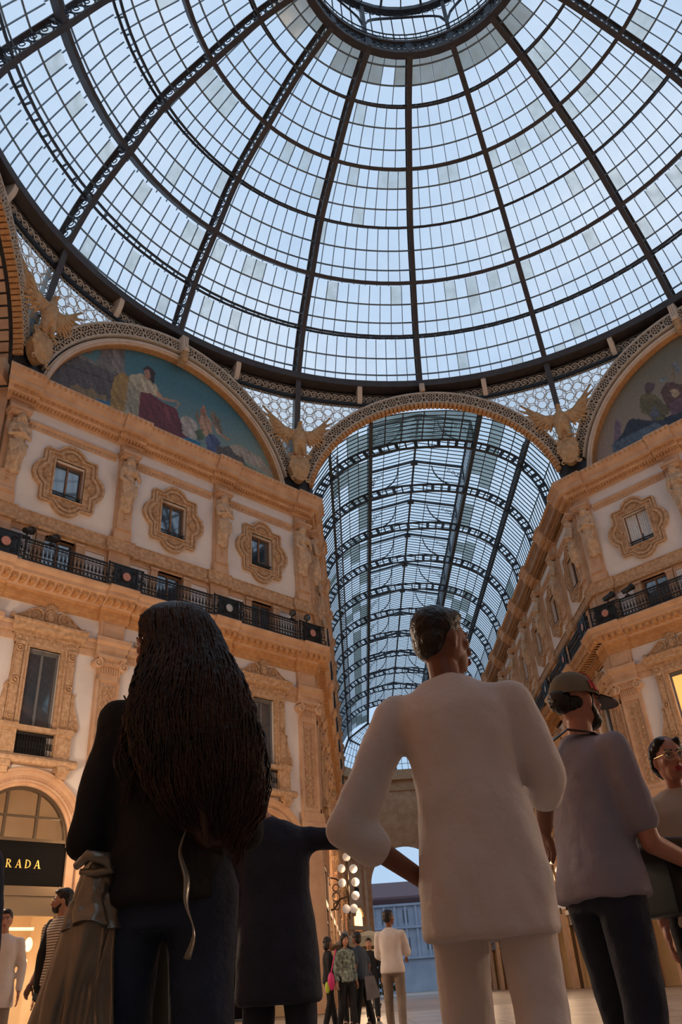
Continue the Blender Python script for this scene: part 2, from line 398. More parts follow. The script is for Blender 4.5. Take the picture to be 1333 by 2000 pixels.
a.tube([(.22, 0, 0), (.30, 0, -.17), (.1, 0, -.235), (-.25, 0, -.24)], .03, 4)
sm = a.mesh('scroll', 'cream_iron')
for k in range(-84, 56):
    an = radians(1.25*k+.625)
    if abs((math.degrees(an)/11.25) % 1) < .045 or abs((math.degrees(an)/11.25) % 1) > .955: continue
    ob('scroll', sm, RG, loc=rp(18.36, 28.62, an), rot=-an)
# brackets between ring and arches
a = MB()
for i in range(9):
    f = i/8; y = -.05+.42*f*f; z = -.95*f
    if i: a.hexa([(-.13, py, pz), (.13, py, pz), (.13, .6, pz), (-.13, .6, pz), (-.13, y, z), (.13, y, z), (.13, .6, z), (-.13, .6, z)])
    py, pz = y, z
cm = a.mesh('bracket', 'beige_stone')
for k in range(-9, 9):
    if k % 4 in (1, 3): ob('bracket', cm, RG, loc=rp(17.95, 29.2, radians(11.25*k)), rot=-radians(11.25*k)+0)
# ================================================================== arches of the octagon
AP = 17.65
def ringpoly(a, outer, inner, c, th0, th1, n, d0, d1):
    """flat elliptical ring in the facade plane, thickness from d0 to d1"""
    for i in range(n):
        t0 = th0+(th1-th0)*i/n; t1 = th0+(th1-th0)*(i+1)/n
        q = [ell(*outer, c, t0), ell(*outer, c, t1), ell(*inner, c, t1), ell(*inner, c, t0)]
        a.hexa([(u, -d0, z) for u, z in q]+[(u, -d1, z) for u, z in q])
CZ = 21.35; T0, T1 = radians(16), radians(164)
EO, EI = (7.45, 7.10), (6.85, 6.42)
arcb = MB(); ringpoly(arcb, EO, EI, CZ, T0, T1, 64, -.35, 0)
arcm = arcb.mesh('archivolt', 'dark_brown')
e_ = MB()
ringpoly(e_, (7.50, 7.15), (7.40, 7.04), CZ, T0, T1, 64, -.35, .09)
ringpoly(e_, (6.93, 6.50), (6.83, 6.40), CZ, T0, T1, 64, -.35, .07)
edgem = e_.mesh('archivolt_edge', 'cream_iron')
a = MB(); a.tube([(.30*cos(2*pi*i/14), 0, .30*sin(2*pi*i/14)) for i in range(14)], .036, 4, True)
for i in range(8):
    an = 2*pi*i/8; a.ball((.165*cos(an), 0, .165*sin(an)), (.085, .035, .042), 5, 4, Matrix.Rotation(-an, 3, 'Y'))
a.ball((0, 0, 0), .055, 6, 4); rosm = a.mesh('rosette', 'cream_iron')
a = MB()
for sx in (-1, 1):
    for q in (-1, 1):
        a.tube([(sx*.02, 0, q*.03), (sx*.11, 0, q*.10), (sx*.06, 0, q*.22), (sx*.13, 0, q*.28)], .030, 4)
a.ball((0, 0, 0), .04, 5, 4); filb = a
NR = 24
fil = MB()
for i in range(NR+1):
    t = radians(19)+(radians(161)-radians(19))*i/NR; u, z = ell(7.17, 6.77, CZ, t); rt = atan2(z-CZ, u)-pi/2
    M_ = Matrix.Translation((u, -.06, z)) @ Matrix.Rotation(-rt, 4, 'Y')
    fil.add([M_ @ Vector(v) for v in filb.v], filb.f)
film = fil.mesh('lace_ornament', 'cream_iron')
cog = MB()
for i in range(75):
    t = radians(14)+radians(152)*i/74; u, z = ell(6.72, 6.28, CZ, t); rt = atan2(z-CZ, u)-pi/2
    M_ = Matrix.Translation((u, 0, z)) @ Matrix.Rotation(-rt, 4, 'Y'); b = MB(M_); b.box(-.085, .085, -.12, .25, -.09, .09); cog.add(b.v, b.f)
ringpoly(cog, (6.86, 6.42), (6.78, 6.34), CZ, T0, T1, 64, -.35, .02)
cogm = cog.mesh('dentil_ring', 'ochre_stone')
pr_ = MB()
ringpoly(pr_, (6.85, 6.42), (6.72, 6.26), CZ, 0.02, pi-.02, 64, -.5, -.16)
prm = pr_.mesh('dark_reveal', 'dark_iron')
pr_ = MB(); ringpoly(pr_, (6.76, 6.31), (6.48, 6.0), CZ, 0.02, pi-.02, 64, -.5, -.05)
ringpoly(pr_, (6.66, 6.2), (6.56, 6.1), CZ, 0.02, pi-.02, 64, -.5, .02)
plm = pr_.mesh('plaster_ring', 'beige_stone')
pr_ = MB(); ringpoly(pr_, (6.50, 6.02), (6.44, 5.96), CZ, 0.02, pi-.02, 64, -.5, -.08)
pl2 = pr_.mesh('red_fillet', 'ochre_stone')
a = MB(); a.fb(-.17, .17, -.1, .30, -.95, 0)
for q in (-.10, 0, .10): a.fb(q-.03, q+.03, .3, .35, -.9, -.05)
a.ball((0, -.36, -.95), (.19, .16, .13), 8, 6)
kem = a.mesh('keystone', 'beige_stone')
a = MB(); a.ball((0, -.25, -.1), (.2, .18, .3), 8, 6); a.ball((0, -.3, .12), (.23, .15, .1), 8, 5); a.fb(-.16, .16, -.1, .2, -.45, .15); kcm = a.mesh('corbel', 'eagle_stone')
def face_frame(k):
    """the octagon face whose outward azimuth is k*45 degrees"""
    an = radians(45*k); return (AP*sin(an), AP*cos(an), 0), -an
names = {0: 'far arm', -1: 'left mosaic', 1: 'right mosaic', -2: 'left arm', 2: 'right arm'}
for k in range(-2, 3):
    loc, rz = face_frame(k)
    A_ = empty('trim_2', loc, rz, kind='structure', label='cream iron archivolt of rosettes over the '+names[k])
    ob('archivolt', arcm, A_); ob('archivolt_edge', edgem, A_); ob('lace_ornament', film, A_)
    for i in range(NR):
        t = radians(19)+(radians(161)-radians(19))*(i+.5)/NR; u, z = ell(7.17, 6.77, CZ, t); rt = atan2(z-CZ, u)-pi/2
        ob('rosette', rosm, A_, loc=(u, -.06, z), rot=(0, -rt, 0))
    if k in (-1, 1):
        ob('dark_reveal', prm, A_); ob('plaster_ring', plm, A_); ob('red_fillet', pl2, A_)
        ob('keystone', kem, A_, loc=(0, 0, 28.75)); ob('corbel', kcm, A_, loc=(0, 0, 27.45))
    else:
        ob('dentil_ring', cogm, A_); ob('keystone', kem, A_, loc=(0, .1, 29.1), scale=(.8, .8, .55))
        if k in (-2, 2):                     # coffered soffit of the side arms
            c_ = MB(); ringpoly(c_, (6.84, 6.4), (6.75, 6.3), CZ, 0, pi, 48, -7., -.3); c_.build('arm_soffit', 'dark_iron', A_)
            c_ = MB()
            for i in range(40):
                for j in range(8):
                    t = radians(3)+radians(174)*i/39; u, z = ell(6.72, 6.28, CZ, t); rt = atan2(z-CZ, u)-pi/2
                    b = MB(Matrix.Translation((u, .75+j*.85, z)) @ Matrix.Rotation(-rt, 4, 'Y')); b.box(-.2, .2, -.3, .3, -.05, .05); c_.add(b.v, b.f)
            c_.build('soffit_coffers', 'tan_stone', A_, kind='stuff')
# ---- lattice spandrels between arches and ring
def spR(dphi, z):
    f = min(1, max(0, (28.3-z)/4.6)); return 18.45*(1-f)+f*min((AP+.15)/cos(dphi), 19.15)
def spp(dphi, z): R = spR(dphi, z); return Vector((R*sin(dphi), R*cos(dphi)-AP, z))
latt = MB(); gl_ = MB()
HX = .60
def okp(s_, z, m=0.):
    dphi = s_/18.4
    if abs(dphi) > radians(22.5): return False
    u = 18.4*math.tan(dphi)*.97; zz = CZ+7.1*sqrt(max(0, 1-(u/7.45)**2)); return z > zz+m and z < 28.2-m
for sd in (-1, 1):
    for row in range(0, 16):
        z = 28.02-row*HX*.5
        for j in range(0, 16):
            s_ = sd*(7.0-(j*HX*.866)+(0))
            zc = z+(HX*.25 if j % 2 else 0)
            if row % 2: continue
            if not okp(s_, zc, .10): continue
            c = spp(s_/18.4, zc); ex = (spp(s_/18.4+.005, zc)-c).normalized(); ez = (spp(s_/18.4, zc+.05)-c).normalized()
            near = abs(s_) > 4.2; star = (j % 3 == 1 and (row//2) % 3 == (1 if (j//3) % 2 else 0))
            rr_ = .255 if near else .21
            if star: P = [c+ex*cos(pi*i/6)*(rr_*1.1 if i % 2 else rr_*.86)+ez*sin(pi*i/6)*(rr_*1.1 if i % 2 else rr_*.86) for i in range(12)]
            else: P = ring_pts(c, ex, ez, rr_, 10)
            latt.tube(P, .026, 4, True)
            for i in range(6):
                an = pi/3*i+pi/6; q = c+ex*cos(an)*HX*.5*.98+ez*sin(an)*HX*.5*.98
                latt.tube(ring_pts(q+(ex*sin(an)-ez*cos(an))*HX*.29, ex, ez, .05, 6), .016, 3, True)
            if not near:
                latt.tube(ring_pts(c, ex, ez, .1, 7), .016, 3, True)
                latt.tube([c-ex*rr_, c+ex*rr_], .014, 3); latt.tube([c-ez*rr_, c+ez*rr_], .014, 3)
    # edge curls hanging under the ring
    for j in range(26):
        dp = sd*radians(7+15.4*j/25); c = spp(dp, 28.05); ex = (spp(dp+.005, 28.05)-c).normalized(); ez = Vector((0, 0, 1))
        latt.tube([c+ex*.12*cos(t_)+ez*.12*sin(t_) for t_ in [pi*i/6 for i in range(7)]], .022, 4)
for i in range(48):
    d0 = radians(-22.5+45*i/48); d1 = radians(-22.5+45*(i+1)/48); q = []
    for dd in (d0, d1):
        u = 18.4*math.tan(dd)*.97; zz = min(28.2, CZ+6.9*sqrt(max(0, 1-(u/7.45)**2)))
        q.append([spp(dd, zz+(28.3-zz)*j/6)+Vector((0, .14, 0)) for j in range(7)])
    for j in range(6): gl_.add([q[0][j], q[1][j], q[1][j+1], q[0][j+1]], [(0, 1, 2, 3)])
lm = latt.mesh('lattice', 'cream_iron'); gm_ = gl_.mesh('lattice_glass', 'spandrel_glass')
for k in range(-2, 3):
    loc, rz = face_frame(k)
    sp = empty('trim_3', loc, rz, kind='structure', label='pierced cream iron spandrel glazed behind, over the '+names[k])
    ob('lattice', lm, sp, kind='stuff'); ob('lattice_glass', gm_, sp)
# feet of the corner ribs and dark piers behind the eagles
a = MB(); 
for R0, R1, w in ((18.0, 18.75, .30), (18.6, 19.35, .2)): a.ribbon([(0, R0, 29.3), (0, R1, 25.4)], [(0, 1, .2)]*2, w, .07)
for i in range(8):
    f = (i+.5)/8; c = Vector((0, 18.3+.75*f, 29.2-3.8*f)); a.tube(ring_pts(c, Vector((0, 1, 0)), Vector((0, 0, 1)), .2, 10), .03, 4, True)
fm = a.mesh('rib_foot', 'brown_iron')
a = MB(); a.box(-.75, .75, 19.0, 19.9, 21.9, 24.4); a.box(-.4, .4, 19.3, 20.1, 24.4, 26.2); pm2 = a.mesh('pier', 'dark_iron')
for k in (-5, -3, -1, 1, 3): ob('rib_foot', fm, D, rot=-sy(k)); ob('pier', pm2, D, rot=-sy(k))
# plain shells of the parts of the building behind and beside the viewer
for k, nm in ((-3, 'wall_back'), (3, 'wall_back')):
    loc, rz = face_frame(k); w_ = empty(nm, loc, rz, kind='structure', label='facade of the octagon behind the viewer')
    a = MB(); a.fb(-7.82, 7.82, -.4, 0, FZ, 22); a.fb(-7.3, 7.3, -.6, -.3, 22, 28.6); a.sweep([(0, 20.9), (.6, 21.3), (.84, 21.9), (0, 22)], -7.82, 7.82); a.sweep([(0, 13.1), (.6, 13.5), (.78, 13.8), (0, 13.8)], -7.82, 7.82); a.build('plain_facade', 'tan_stone', w_)
for an, nm in ((pi, 'south'), (pi/2, 'east'), (-pi/2, 'west')):
    w_ = empty('wall_side', (0, 0, 0), -an, kind='structure', label='plain walls and glazed roof of the '+nm+' arm')
    a = MB(); a.box(-7.4, -6.95, 18, 70, FZ, 22.3); a.box(6.95, 7.4, 18, 70, FZ, 22.3); a.box(-7.4, 7.4, 70, 70.5, FZ, 29)
    for s_ in (-1, 1): a.box(min(s_*6.1, s_*7.4), max(s_*6.1, s_*7.4), 18, 70, 21.4, 22.3); a.box(min(s_*6.2, s_*7.4), max(s_*6.2, s_*7.4), 18, 70, 13.2, 13.8)
    a.build('arm_walls', 'tan_stone', w_)
    a = MB(); P_ = [(6.9*cos(pi*i/16), 22.2+5.6*sin(pi*i/16)) for i in range(17)]
    for (x0, z0), (x1, z1) in zip(P_, P_[1:]): a.add([(x0, 18, z0), (x1, 18, z1), (x1, 70, z1), (x0, 70, z0)], [(0, 1, 2, 3)])
    a.build('arm_glass', 'vault_glass_dirty', w_)
    a = MB()
    for j in range(12): y_ = 20+4.3*j; a.tube([(x, y_, z-.1) for x, z in P_], .12, 5)
    for x, z in P_: a.box(x-.06, x+.06, 18, 70, z-.1, z)
    a.build('arm_ribs', 'vault_iron', w_)
# ================================================================== mosaics
TEAL, SKY2 = (.05, .16, .20), (.10, .22, .26)
def paint_mesh(shapes, bg_):
    NU, NZ = 300, 110; u0, u1, z0, z1 = -6.7, 6.7, 21.7, 27.5
    vs = []; cs = []; idx = {}; fs = []
    bb = [(min(q[0] for q in p), max(q[0] for q in p), min(q[1] for q in p), max(q[1] for q in p), p, c) for p, c in shapes]
    for j in range(NZ+1):
        for i in range(NU+1):
            u = u0+(u1-u0)*i/NU; z = z0+(z1-z0)*j/NZ
            if (u/6.6)**2+((z-CZ)/6.15)**2 > 1.02: continue
            n1 = noise.noise(Vector((u*2.3, z*2.3, 1))); n2 = noise.noise(Vector((u*9, z*9, 4))); c = bg_(u, z, n1)
            pu, pz = u+.05*n2, z+.05*noise.noise(Vector((u*7, z*7, 9)))
            for a0, a1, b0, b1, p, cc in bb:
                if a0 <= pu <= a1 and b0 <= pz <= b1:
                    ins = False; m_ = len(p)
                    for x in range(m_):
                        x1_, y1_ = p[x]; x2_, y2_ = p[(x+1) % m_]
                        if (y1_ > pz) != (y2_ > pz) and pu < (x2_-x1_)*(pz-y1_)/(y2_-y1_)+x1_: ins = not ins
                    if ins: f = 1+.55*noise.noise(Vector((u*4.5+z*2, z*1.5, 3)))+.25*n2; c = tuple(q*f for q in cc)
            f = 1+.18*n2; idx[i, j] = len(vs); vs.append((u, .42, z)); cs.append((c[0]*f, c[1]*f, c[2]*f, 1))
    for j in range(NZ):
        for i in range(NU):
            k = [(i, j), (i+1, j), (i+1, j+1), (i, j+1)]
            if all(x in idx for x in k): fs.append([idx[x] for x in k])
    me = bpy.data.meshes.new('mosaic'); me.from_pydata(vs, [], fs)
    at = me.color_attributes.new('paint', 'FLOAT_COLOR', 'POINT')
    at.data.foreach_set('color', [x for c in cs for x in c]); me.materials.append(MT['mosaic']); return me
m, t, b = nmat('mosaic'); b.inputs['Roughness'].default_value = .55
at = t.nodes.new('ShaderNodeVertexColor'); at.layer_name = 'paint'; t.links.new(at.outputs['Color'], b.inputs['Base Color'])
co = t.nodes.new('ShaderNodeTexCoord'); vo = t.nodes.new('ShaderNodeTexVoronoi'); bp = t.nodes.new('ShaderNodeBump'); vo.inputs['Scale'].default_value = 40
bp.inputs['Strength'].default_value = .25; bp.inputs['Distance'].default_value = .01
t.links.new(co.outputs['Object'], vo.inputs['Vector']); t.links.new(vo.outputs['Distance'], bp.inputs['Height']); t.links.new(bp.outputs['Normal'], b.inputs['Normal'])
SH1 = [([(-7.2, 21.5), (-6.6, 23.4), (-6.07, 24.5), (-5.38, 25.15), (-3.15, 24.93), (-2.8, 22), (-6, 21)], (.10, .085, .085)),
([(-5.9, 24.7), (-5.38, 25.2), (-3.1, 25.05), (-3.1, 24.93), (-5.2, 24.95)], (.17, .15, .14)), ([(-5.9, 24.2), (-3.2, 24.5), (-3.2, 24.4), (-5.9, 24.1)], (.06, .05, .05)),
([(-4.01, 27.5), (-2.86, 27.5), (-2.78, 25.0), (-4.1, 25.0)], (.15, .13, .12)), ([(-3.4, 27.5), (-3.1, 27.5), (-3.05, 25.2), (-3.4, 25.2)], (.22, .19, .17)), ([(-4.2, 25.35), (-2.7, 25.4), (-2.65, 25.1), (-4.2, 25.05)], (.2, .17, .15)),
([(-4.75, 25.4), (-4.6, 25.9), (-4.45, 25.4)], (.22, .12, .08)),
([(-5.21, 23.14), (-4.9, 23.5), (-4.6, 23.3), (-4.25, 23.6), (-3.9, 23.4), (-3.5, 23.6), (-3.5, 23.2), (-4.74, 22.9)], (.24, .17, .09)), ([(-3.93, 23.12), (-3.3, 23.3), (-3.3, 23.1), (-3.87, 22.95)], (.03, .13, .24)),
([(-3.24, 24.77), (-2.88, 25.25), (-2.48, 25.19), (-2.52, 24.47), (-2.58, 22.5), (-3.25, 22.5), (-3.32, 23.84)], (.33, .20, .06)), ([(-2.54, 24.8), (-2.07, 25.18), (-1.8, 24.39), (-1.75, 22.5), (-2.55, 22.6)], (.30, .27, .20)),
([(-2.49, 25.3), (-1.91, 25.74), (-1.27, 25.62), (-0.99, 25.41), (-0.9, 24.86), (-1.42, 24.65), (-1.83, 24.6), (-2.46, 24.97)], (.45, .38, .26)),
([(-1.87, 26.1), (-1.54, 26.45), (-1.15, 26.2), (-1.2, 25.42), (-1.45, 25.6)], (.035, .02, .02)), ([(-1.74, 26.05), (-1.5, 26.15), (-1.38, 25.8), (-1.5, 25.5), (-1.72, 25.65)], (.42, .22, .14)),
([(-0.98, 25.24), (-0.69, 24.95), (0.16, 25.12), (0.22, 25.03), (-0.68, 24.75), (-1.05, 24.78)], (.42, .24, .15)),
([(-1.87, 24.6), (-1.32, 24.82), (-0.56, 24.62), (0.08, 24.66), (0.44, 23.91), (1.02, 23.26), (.5, 22.5), (-0.98, 22.3), (-1.84, 22.6)], (.13, .028, .035)), ([(-1.2, 24.5), (-.4, 24.4), (.2, 23.5), (.0, 23.4), (-.6, 24.1)], (.20, .05, .055)),
([(0.02, 24.64), (0.22, 25.09), (0.36, 25.1), (0.13, 24.63)], (.3, .22, .15)), ([(0.37, 24.17), (0.6, 24.45), (0.85, 24.52), (1.31, 24.33), (1.45, 23.69), (1.2, 23.2), (0.56, 23.3)], (.38, .34, .30)),
([(0.27, 22.97), (0.91, 23.25), (1.57, 23.25), (1.6, 22.9), (0.82, 22.7)], (.02, .16, .30)), ([(2.09, 25.19), (2.19, 25.61), (2.67, 25.24), (2.87, 24.36), (2.33, 24.6)], (.18, .13, .09)), ([(1.2, 24.7), (1.3, 25.2), (1.5, 24.65), (1.42, 24.3)], (.18, .13, .09)),
([(1.46, 24.76), (1.6, 25.0), (1.86, 25.08), (2.15, 24.86), (2.23, 24.18), (1.9, 23.8), (1.5, 23.9)], (.42, .25, .16)), ([(1.47, 25.25), (1.67, 25.49), (1.87, 25.39), (1.8, 24.99), (1.52, 24.91)], (.30, .14, .08)), ([(1.55, 25.45), (1.68, 25.65), (1.78, 25.45)], (.6, .2, .08)),
([(2.1, 24.83), (2.69, 24.4), (3.35, 24.28), (3.23, 24.11), (2.52, 24.3)], (.42, .25, .16)), ([(1.22, 23.82), (1.66, 24.14), (1.79, 23.62), (1.46, 23.29)], (.10, .14, .08)), ([(1.84, 23.64), (2.0, 24.0), (2.35, 24.12), (2.76, 23.78), (2.6, 23.1), (1.97, 23.0)], (.08, .10, .2)),
([(3.29, 23.84), (3.8, 24.2), (4.26, 24.16), (5.26, 24.0), (6.2, 23.2), (4.63, 23.3), (3.42, 23.4)], (.36, .30, .24)), ([(2.5, 23.52), (2.9, 23.6), (3.29, 23.85), (3.7, 23.5), (4.14, 23.51), (4.6, 22.3), (2.6, 22.3)], (.10, .08, .07)),
([(4.2, 23.2), (6.6, 22.9), (6.6, 21.5), (4.2, 21.5)], (.15, .17, .10))]
def bg1(u, z, n): f = max(0, min(1, (z-22.5)/3.5)); g_ = max(0, min(1, (u+1)/7))*(1-f); return tuple(a_*f+b_*(1-f)+c_*g_*.8 for a_, b_, c_ in zip((.055, .16, .20), (.16, .24, .24), (.22, .17, .06)))
SH2 = [([(-2.04, 24.81), (-1.66, 25.1), (-1.25, 24.9), (-.9, 24.4), (-.7, 23.4), (-1.52, 22.8), (-2.0, 23.59)], (.10, .05, .04)), ([(-1.62, 24.6), (-1.28, 24.5), (-1.2, 24.1), (-1.54, 24.05)], (.4, .28, .18)),
([(-1.87, 23.87), (-1.4, 23.95), (-.6, 23.7), (-.6, 23.0), (-1.9, 23.2)], (.14, .07, .09)), ([(-4.77, 24.2), (-4.6, 24.62), (-4.4, 24.3), (-4.48, 23.9), (-4.8, 23.3), (-5.1, 23.3)], (.16, .11, .16)),
([(-5.3, 22.0), (-5.1, 23.3), (-4.5, 23.6), (-4.1, 24.05), (-3.84, 24.2), (-3.46, 23.92), (-2.93, 23.5), (-1.47, 23.1), (1, 23.2), (6, 23), (6, 21.5)], (.03, .035, .055)),
([(-3.26, 24.2), (-3.2, 24.8), (-3.03, 25.13), (-2.74, 25.17), (-2.31, 24.78), (-2.17, 24.37), (-1.9, 23.48), (-2.38, 23.2), (-2.85, 23.45), (-3.0, 23.9)], (.12, .10, .045)), ([(-2.75, 25.2), (-2.72, 25.6), (-2.43, 25.68), (-2.16, 25.4), (-2.36, 25.05), (-2.59, 25.0)], (.09, .06, .06)),
([(-2.9, 23.9), (-2.5, 24.2), (-2.4, 23.6), (-2.8, 23.4)], (.10, .11, .14)), ([(-5.2, 23.3), (-4.08, 23.35), (-2.75, 23.3), (-2.47, 22.9), (-5.2, 22.6)], (.09, .12, .16)),
([(-1.93, 25.49), (-1.58, 25.5), (-1.52, 25.22), (-1.97, 25.3)], (.16, .2, .2)), ([(-1.15, 25.95), (-0.85, 26.0), (-0.8, 25.32), (-1.15, 25.4)], (.16, .18, .2)), ([(-1.35, 25.3), (-1.0, 25.9), (-.95, 25.85), (-1.25, 24.9)], (.2, .14, .08)),
([(.2, 23), (.3, 25), (1.0, 25.5), (1.6, 25), (1.8, 23)], (.16, .08, .05)), ([(2.4, 23), (2.6, 24.6), (3.2, 25.1), (3.8, 24.5), (4.2, 23)], (.12, .14, .10))]
def bg2(u, z, n): f = max(0, min(1, (z-22.5)/4)); return tuple(a_*f+b_*(1-f) for a_, b_ in zip((.16, .15, .10), (.34, .25, .20)))
loc, rz = face_frame(-1)
ob('lunette_mosaic', paint_mesh(SH1, bg1), None, loc, rz, label='lunette mosaic of a seated woman in maroon robe and winged boy under teal sky', cat='mosaic')
loc, rz = face_frame(1)
ob('lunette_mosaic', paint_mesh(SH2, bg2), None, loc, rz, label='lunette mosaic with dark standing and crouching figures on a dull beige ground', cat='mosaic')
# ================================================================== facades
ZG = FZ
def wall_bay(hb):
    """plaster and stone wall of one bay with its real openings"""
    p = MB(); s_ = MB(); T = -.30
    def band(mb, z0, z1, o0=None, o1=None, d=0.):
        if o0 is None: mb.fb(-hb, hb, T, d, z0, z1)
        else: mb.fb(-hb, o0, T, d, z0, z1); mb.fb(o1, hb, T, d, z0, z1)
    band(p, 18.95, 22.0); band(p, 17.25, 18.95, -.64, .64); band(p, 15.9, 17.25)
    band(s_, 15.48, 15.9); band(s_, 13.4, 15.48, -.63, .63); band(s_, 12.6, 13.4)
    band(p, 11.0, 12.6); band(p, 8.3, 11.0, -.60, .60); band(p, 7.0, 8.3, -.60, .60)
    # arch of the shop
    Rr = 1.62; cz = 4.75; n = 20; P = [(Rr*cos(pi*i/n), cz+Rr*sin(pi*i/n)) for i in range(n+1)]
    for i in range(n):
        (a0, b0), (a1, b1) = P[i], P[i+1]
        q = [(a0, b0), (a0, 7.0), (a1, 7.0), (a1, b1)]
        p.hexa([(u, -T, z) for u, z in q]+[(u, 0, z) for u, z in q])
    p.fb(-hb, -Rr, T, 0, ZG, 7.0); p.fb(Rr, hb, T, 0, ZG, 7.0)
    return p.mesh('wall_panel', 'plaster'), s_.mesh('stone_wall', 'tan_stone')
def outline(th, k):
    """lobed square outline of the window surround, k = scale of the frame between opening (0) and rim (1)"""
    w, h = .64+(1.14-.64)*k, .85+(1.22-.85)*k; c, s_ = cos(th), sin(th)
    r = min(w/abs(c) if abs(c) > 1e-6 else 9, h/abs(s_) if abs(s_) > 1e-6 else 9)
    if k > .25:
        R = .30+.36*k
        for cx, cy in ((w*.76, 0), (-w*.76, 0), (0, h*.80), (0, -h*.80)):
            b = c*cx+s_*cy; q = b*b-(cx*cx+cy*cy)+R*R
            if q > 0: r = max(r, b+sqrt(q))
    return (r*c, r*s_)
def surround_mesh():
    a = MB(); n = 96
    th = sorted(set([2*pi*i/n for i in range(n)]))
    def ring(k0, k1, d):
        for i in range(n):
            t0, t1 = th[i], th[(i+1) % n]
            q = [outline(t0, k0), outline(t1, k0), outline(t1, k1), outline(t0, k1)]
            a.hexa([(u, 0, z+18.1) for u, z in q]+[(u, -d, z+18.1) for u, z in q])
    ring(.84, 1., .17); ring(.70, .84, .09); ring(.52, .70, .14); ring(0.0, .52, .06); ring(0., .14, .12)
    for i in range(48):                                # beading
        u, z = outline(2*pi*i/48, .42); a.ball((u, -.07, z+18.1), .035, 5, 4)
    for cx, cz, rt in ((0, 1.0, 0), (0, -1.0, pi), (.82, 0, -pi/2), (-.82, 0, pi/2)):
        for j in range(7):                              # shell in each lobe
            an = rt+pi/2+radians(-66+22*j); a.tube([(cx, -.06, 18.1+cz), (cx+.26*cos(an), -.11, 18.1+cz+.26*sin(an))], [.02, .045], 5)
        a.ball((cx, -.1, 18.1+cz), .07, 6, 4)
    return a.mesh('window_surround', 'tan_carved')
def win_meshes():
    M = {}
    a = MB(); a.fb(-.64, .64, -.26, -.16, 17.25, 17.33); a.fb(-.64, .64, -.26, -.16, 18.87, 18.95)
    for u in (-.6, 0, .6): a.fb(u-.035, u+.035, -.26, -.16, 17.25, 18.95)
    M['sqf'] = a.mesh('window_frame', 'window_wood')
    a = MB()
    for z in (17.42, 17.5): a.fb(-.62, .62, -.12, -.09, z, z+.03)
    a.tube([(-.62, .0, 17.5), (.62, 0, 17.5)], .02, 5); M['sqb'] = a.mesh('guard_bar', 'black_iron')
    a = MB(); a.fb(-.60, -.02, -.23, -.21, 17.3, 18.9); M['pl'] = a.mesh('pane', 'window_glass')
    a = MB(); a.fb(.02, .60, -.23, -.21, 17.3, 18.9); M['pr'] = a.mesh('pane', 'window_glass')
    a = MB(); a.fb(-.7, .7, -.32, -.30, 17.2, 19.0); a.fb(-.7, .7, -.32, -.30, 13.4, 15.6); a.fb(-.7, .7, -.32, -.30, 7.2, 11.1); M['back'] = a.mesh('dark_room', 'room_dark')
    a = MB(); a.fb(-.63, .63, -.24, -.15, 15.38, 15.48)
    for u in (-.59, 0, .59): a.fb(u-.04, u+.04, -.24, -.15, 13.4, 15.48)
    M['mzf'] = a.mesh('window_frame', 'window_wood')
    a = MB(); a.fb(-.56, -.03, -.22, -.20, 13.4, 15.4); a.fb(.03, .56, -.22, -.20, 13.4, 15.4); M['mzp'] = a.mesh('pane', 'window_glass')
    a = MB(); a.fb(-.60, .60, -.22, -.13, 10.86, 11.0); a.fb(-.6, .6, -.22, -.13, 8.15, 8.25)
    for u in (-.56, 0, .56): a.fb(u-.04, u+.04, -.22, -.13, 8.2, 11.0)
    M['tlf'] = a.mesh('window_frame', 'grey_frame')
    a = MB(); a.fb(-.54, -.03, -.20, -.18, 8.2, 10.9); M['tpl'] = a.mesh('pane', 'window_glass')
    a = MB(); a.fb(.03, .54, -.20, -.18, 8.2, 10.9); M['tpr'] = a.mesh('pane', 'window_glass')
    a = MB(); a.fb(-.54, -.03, -.20, -.18, 8.2, 10.9); a.fb(.03, .54, -.20, -.18, 8.2, 10.9); M['glow'] = a.mesh('lit_pane', 'amber_glow')
    a = MB()
    for s_ in (-1, 1):
        pts = [(s_*.60, z) for z in (18.9, 17.3)]
        for i in range(10):
            x0 = s_*(.04+.056*i); x1 = s_*(.04+.056*(i+1)); lo = 17.3+max(0, .5-i*.12) if s_ > 0 else 17.3
            dz = .0 if i % 2 else .025
            a.fb(min(x0, x1), max(x0, x1), -.19+dz, -.17+dz, lo, 18.9)
    M['curt'] = a.mesh('curtain', 'curtain')
    return M
def mezz_mesh():
    a = MB()
    for u0, u1 in ((-.95, -.63), (.63, .95)): a.fb(u0, u1, 0, .09, 13.4, 15.5); a.fb(u0-.03, u1+.03, .0, .13, 15.38, 15.5)
    for s_ in (-1, 1):
        lo, hi = sorted((s_*.98, s_*1.96))
        a.fb(lo, lo+.07, 0, .05, 13.5, 15.42); a.fb(hi-.07, hi, 0, .05, 13.5, 15.42); a.fb(lo, hi, 0, .05, 15.35, 15.42)
    a.fb(-.63, .63, -.25, -.0, 15.48, 15.55)
    return a.mesh('attic_frame', 'tan_stone')
def mezz_panel():
    a = MB(); a.fb(-1.88, -1.06, 0, .02, 13.5, 15.34); a.fb(1.06, 1.88, 0, .02, 13.5, 15.34); return a.mesh('white_panel', 'plaster')
def spiral(a, cx, cz, r, turns, sgn, d, w, a0=0, n=24):
    P = []; rr = []
    for i in range(n+1):
        f = i/n; th = a0+sgn*turns*2*pi*f; q = r*(1-.82*f); P.append((cx+q*cos(th), -d, cz+q*sin(th))); rr.append(w*(1-.6*f))
    a.tube(P, rr, 5)
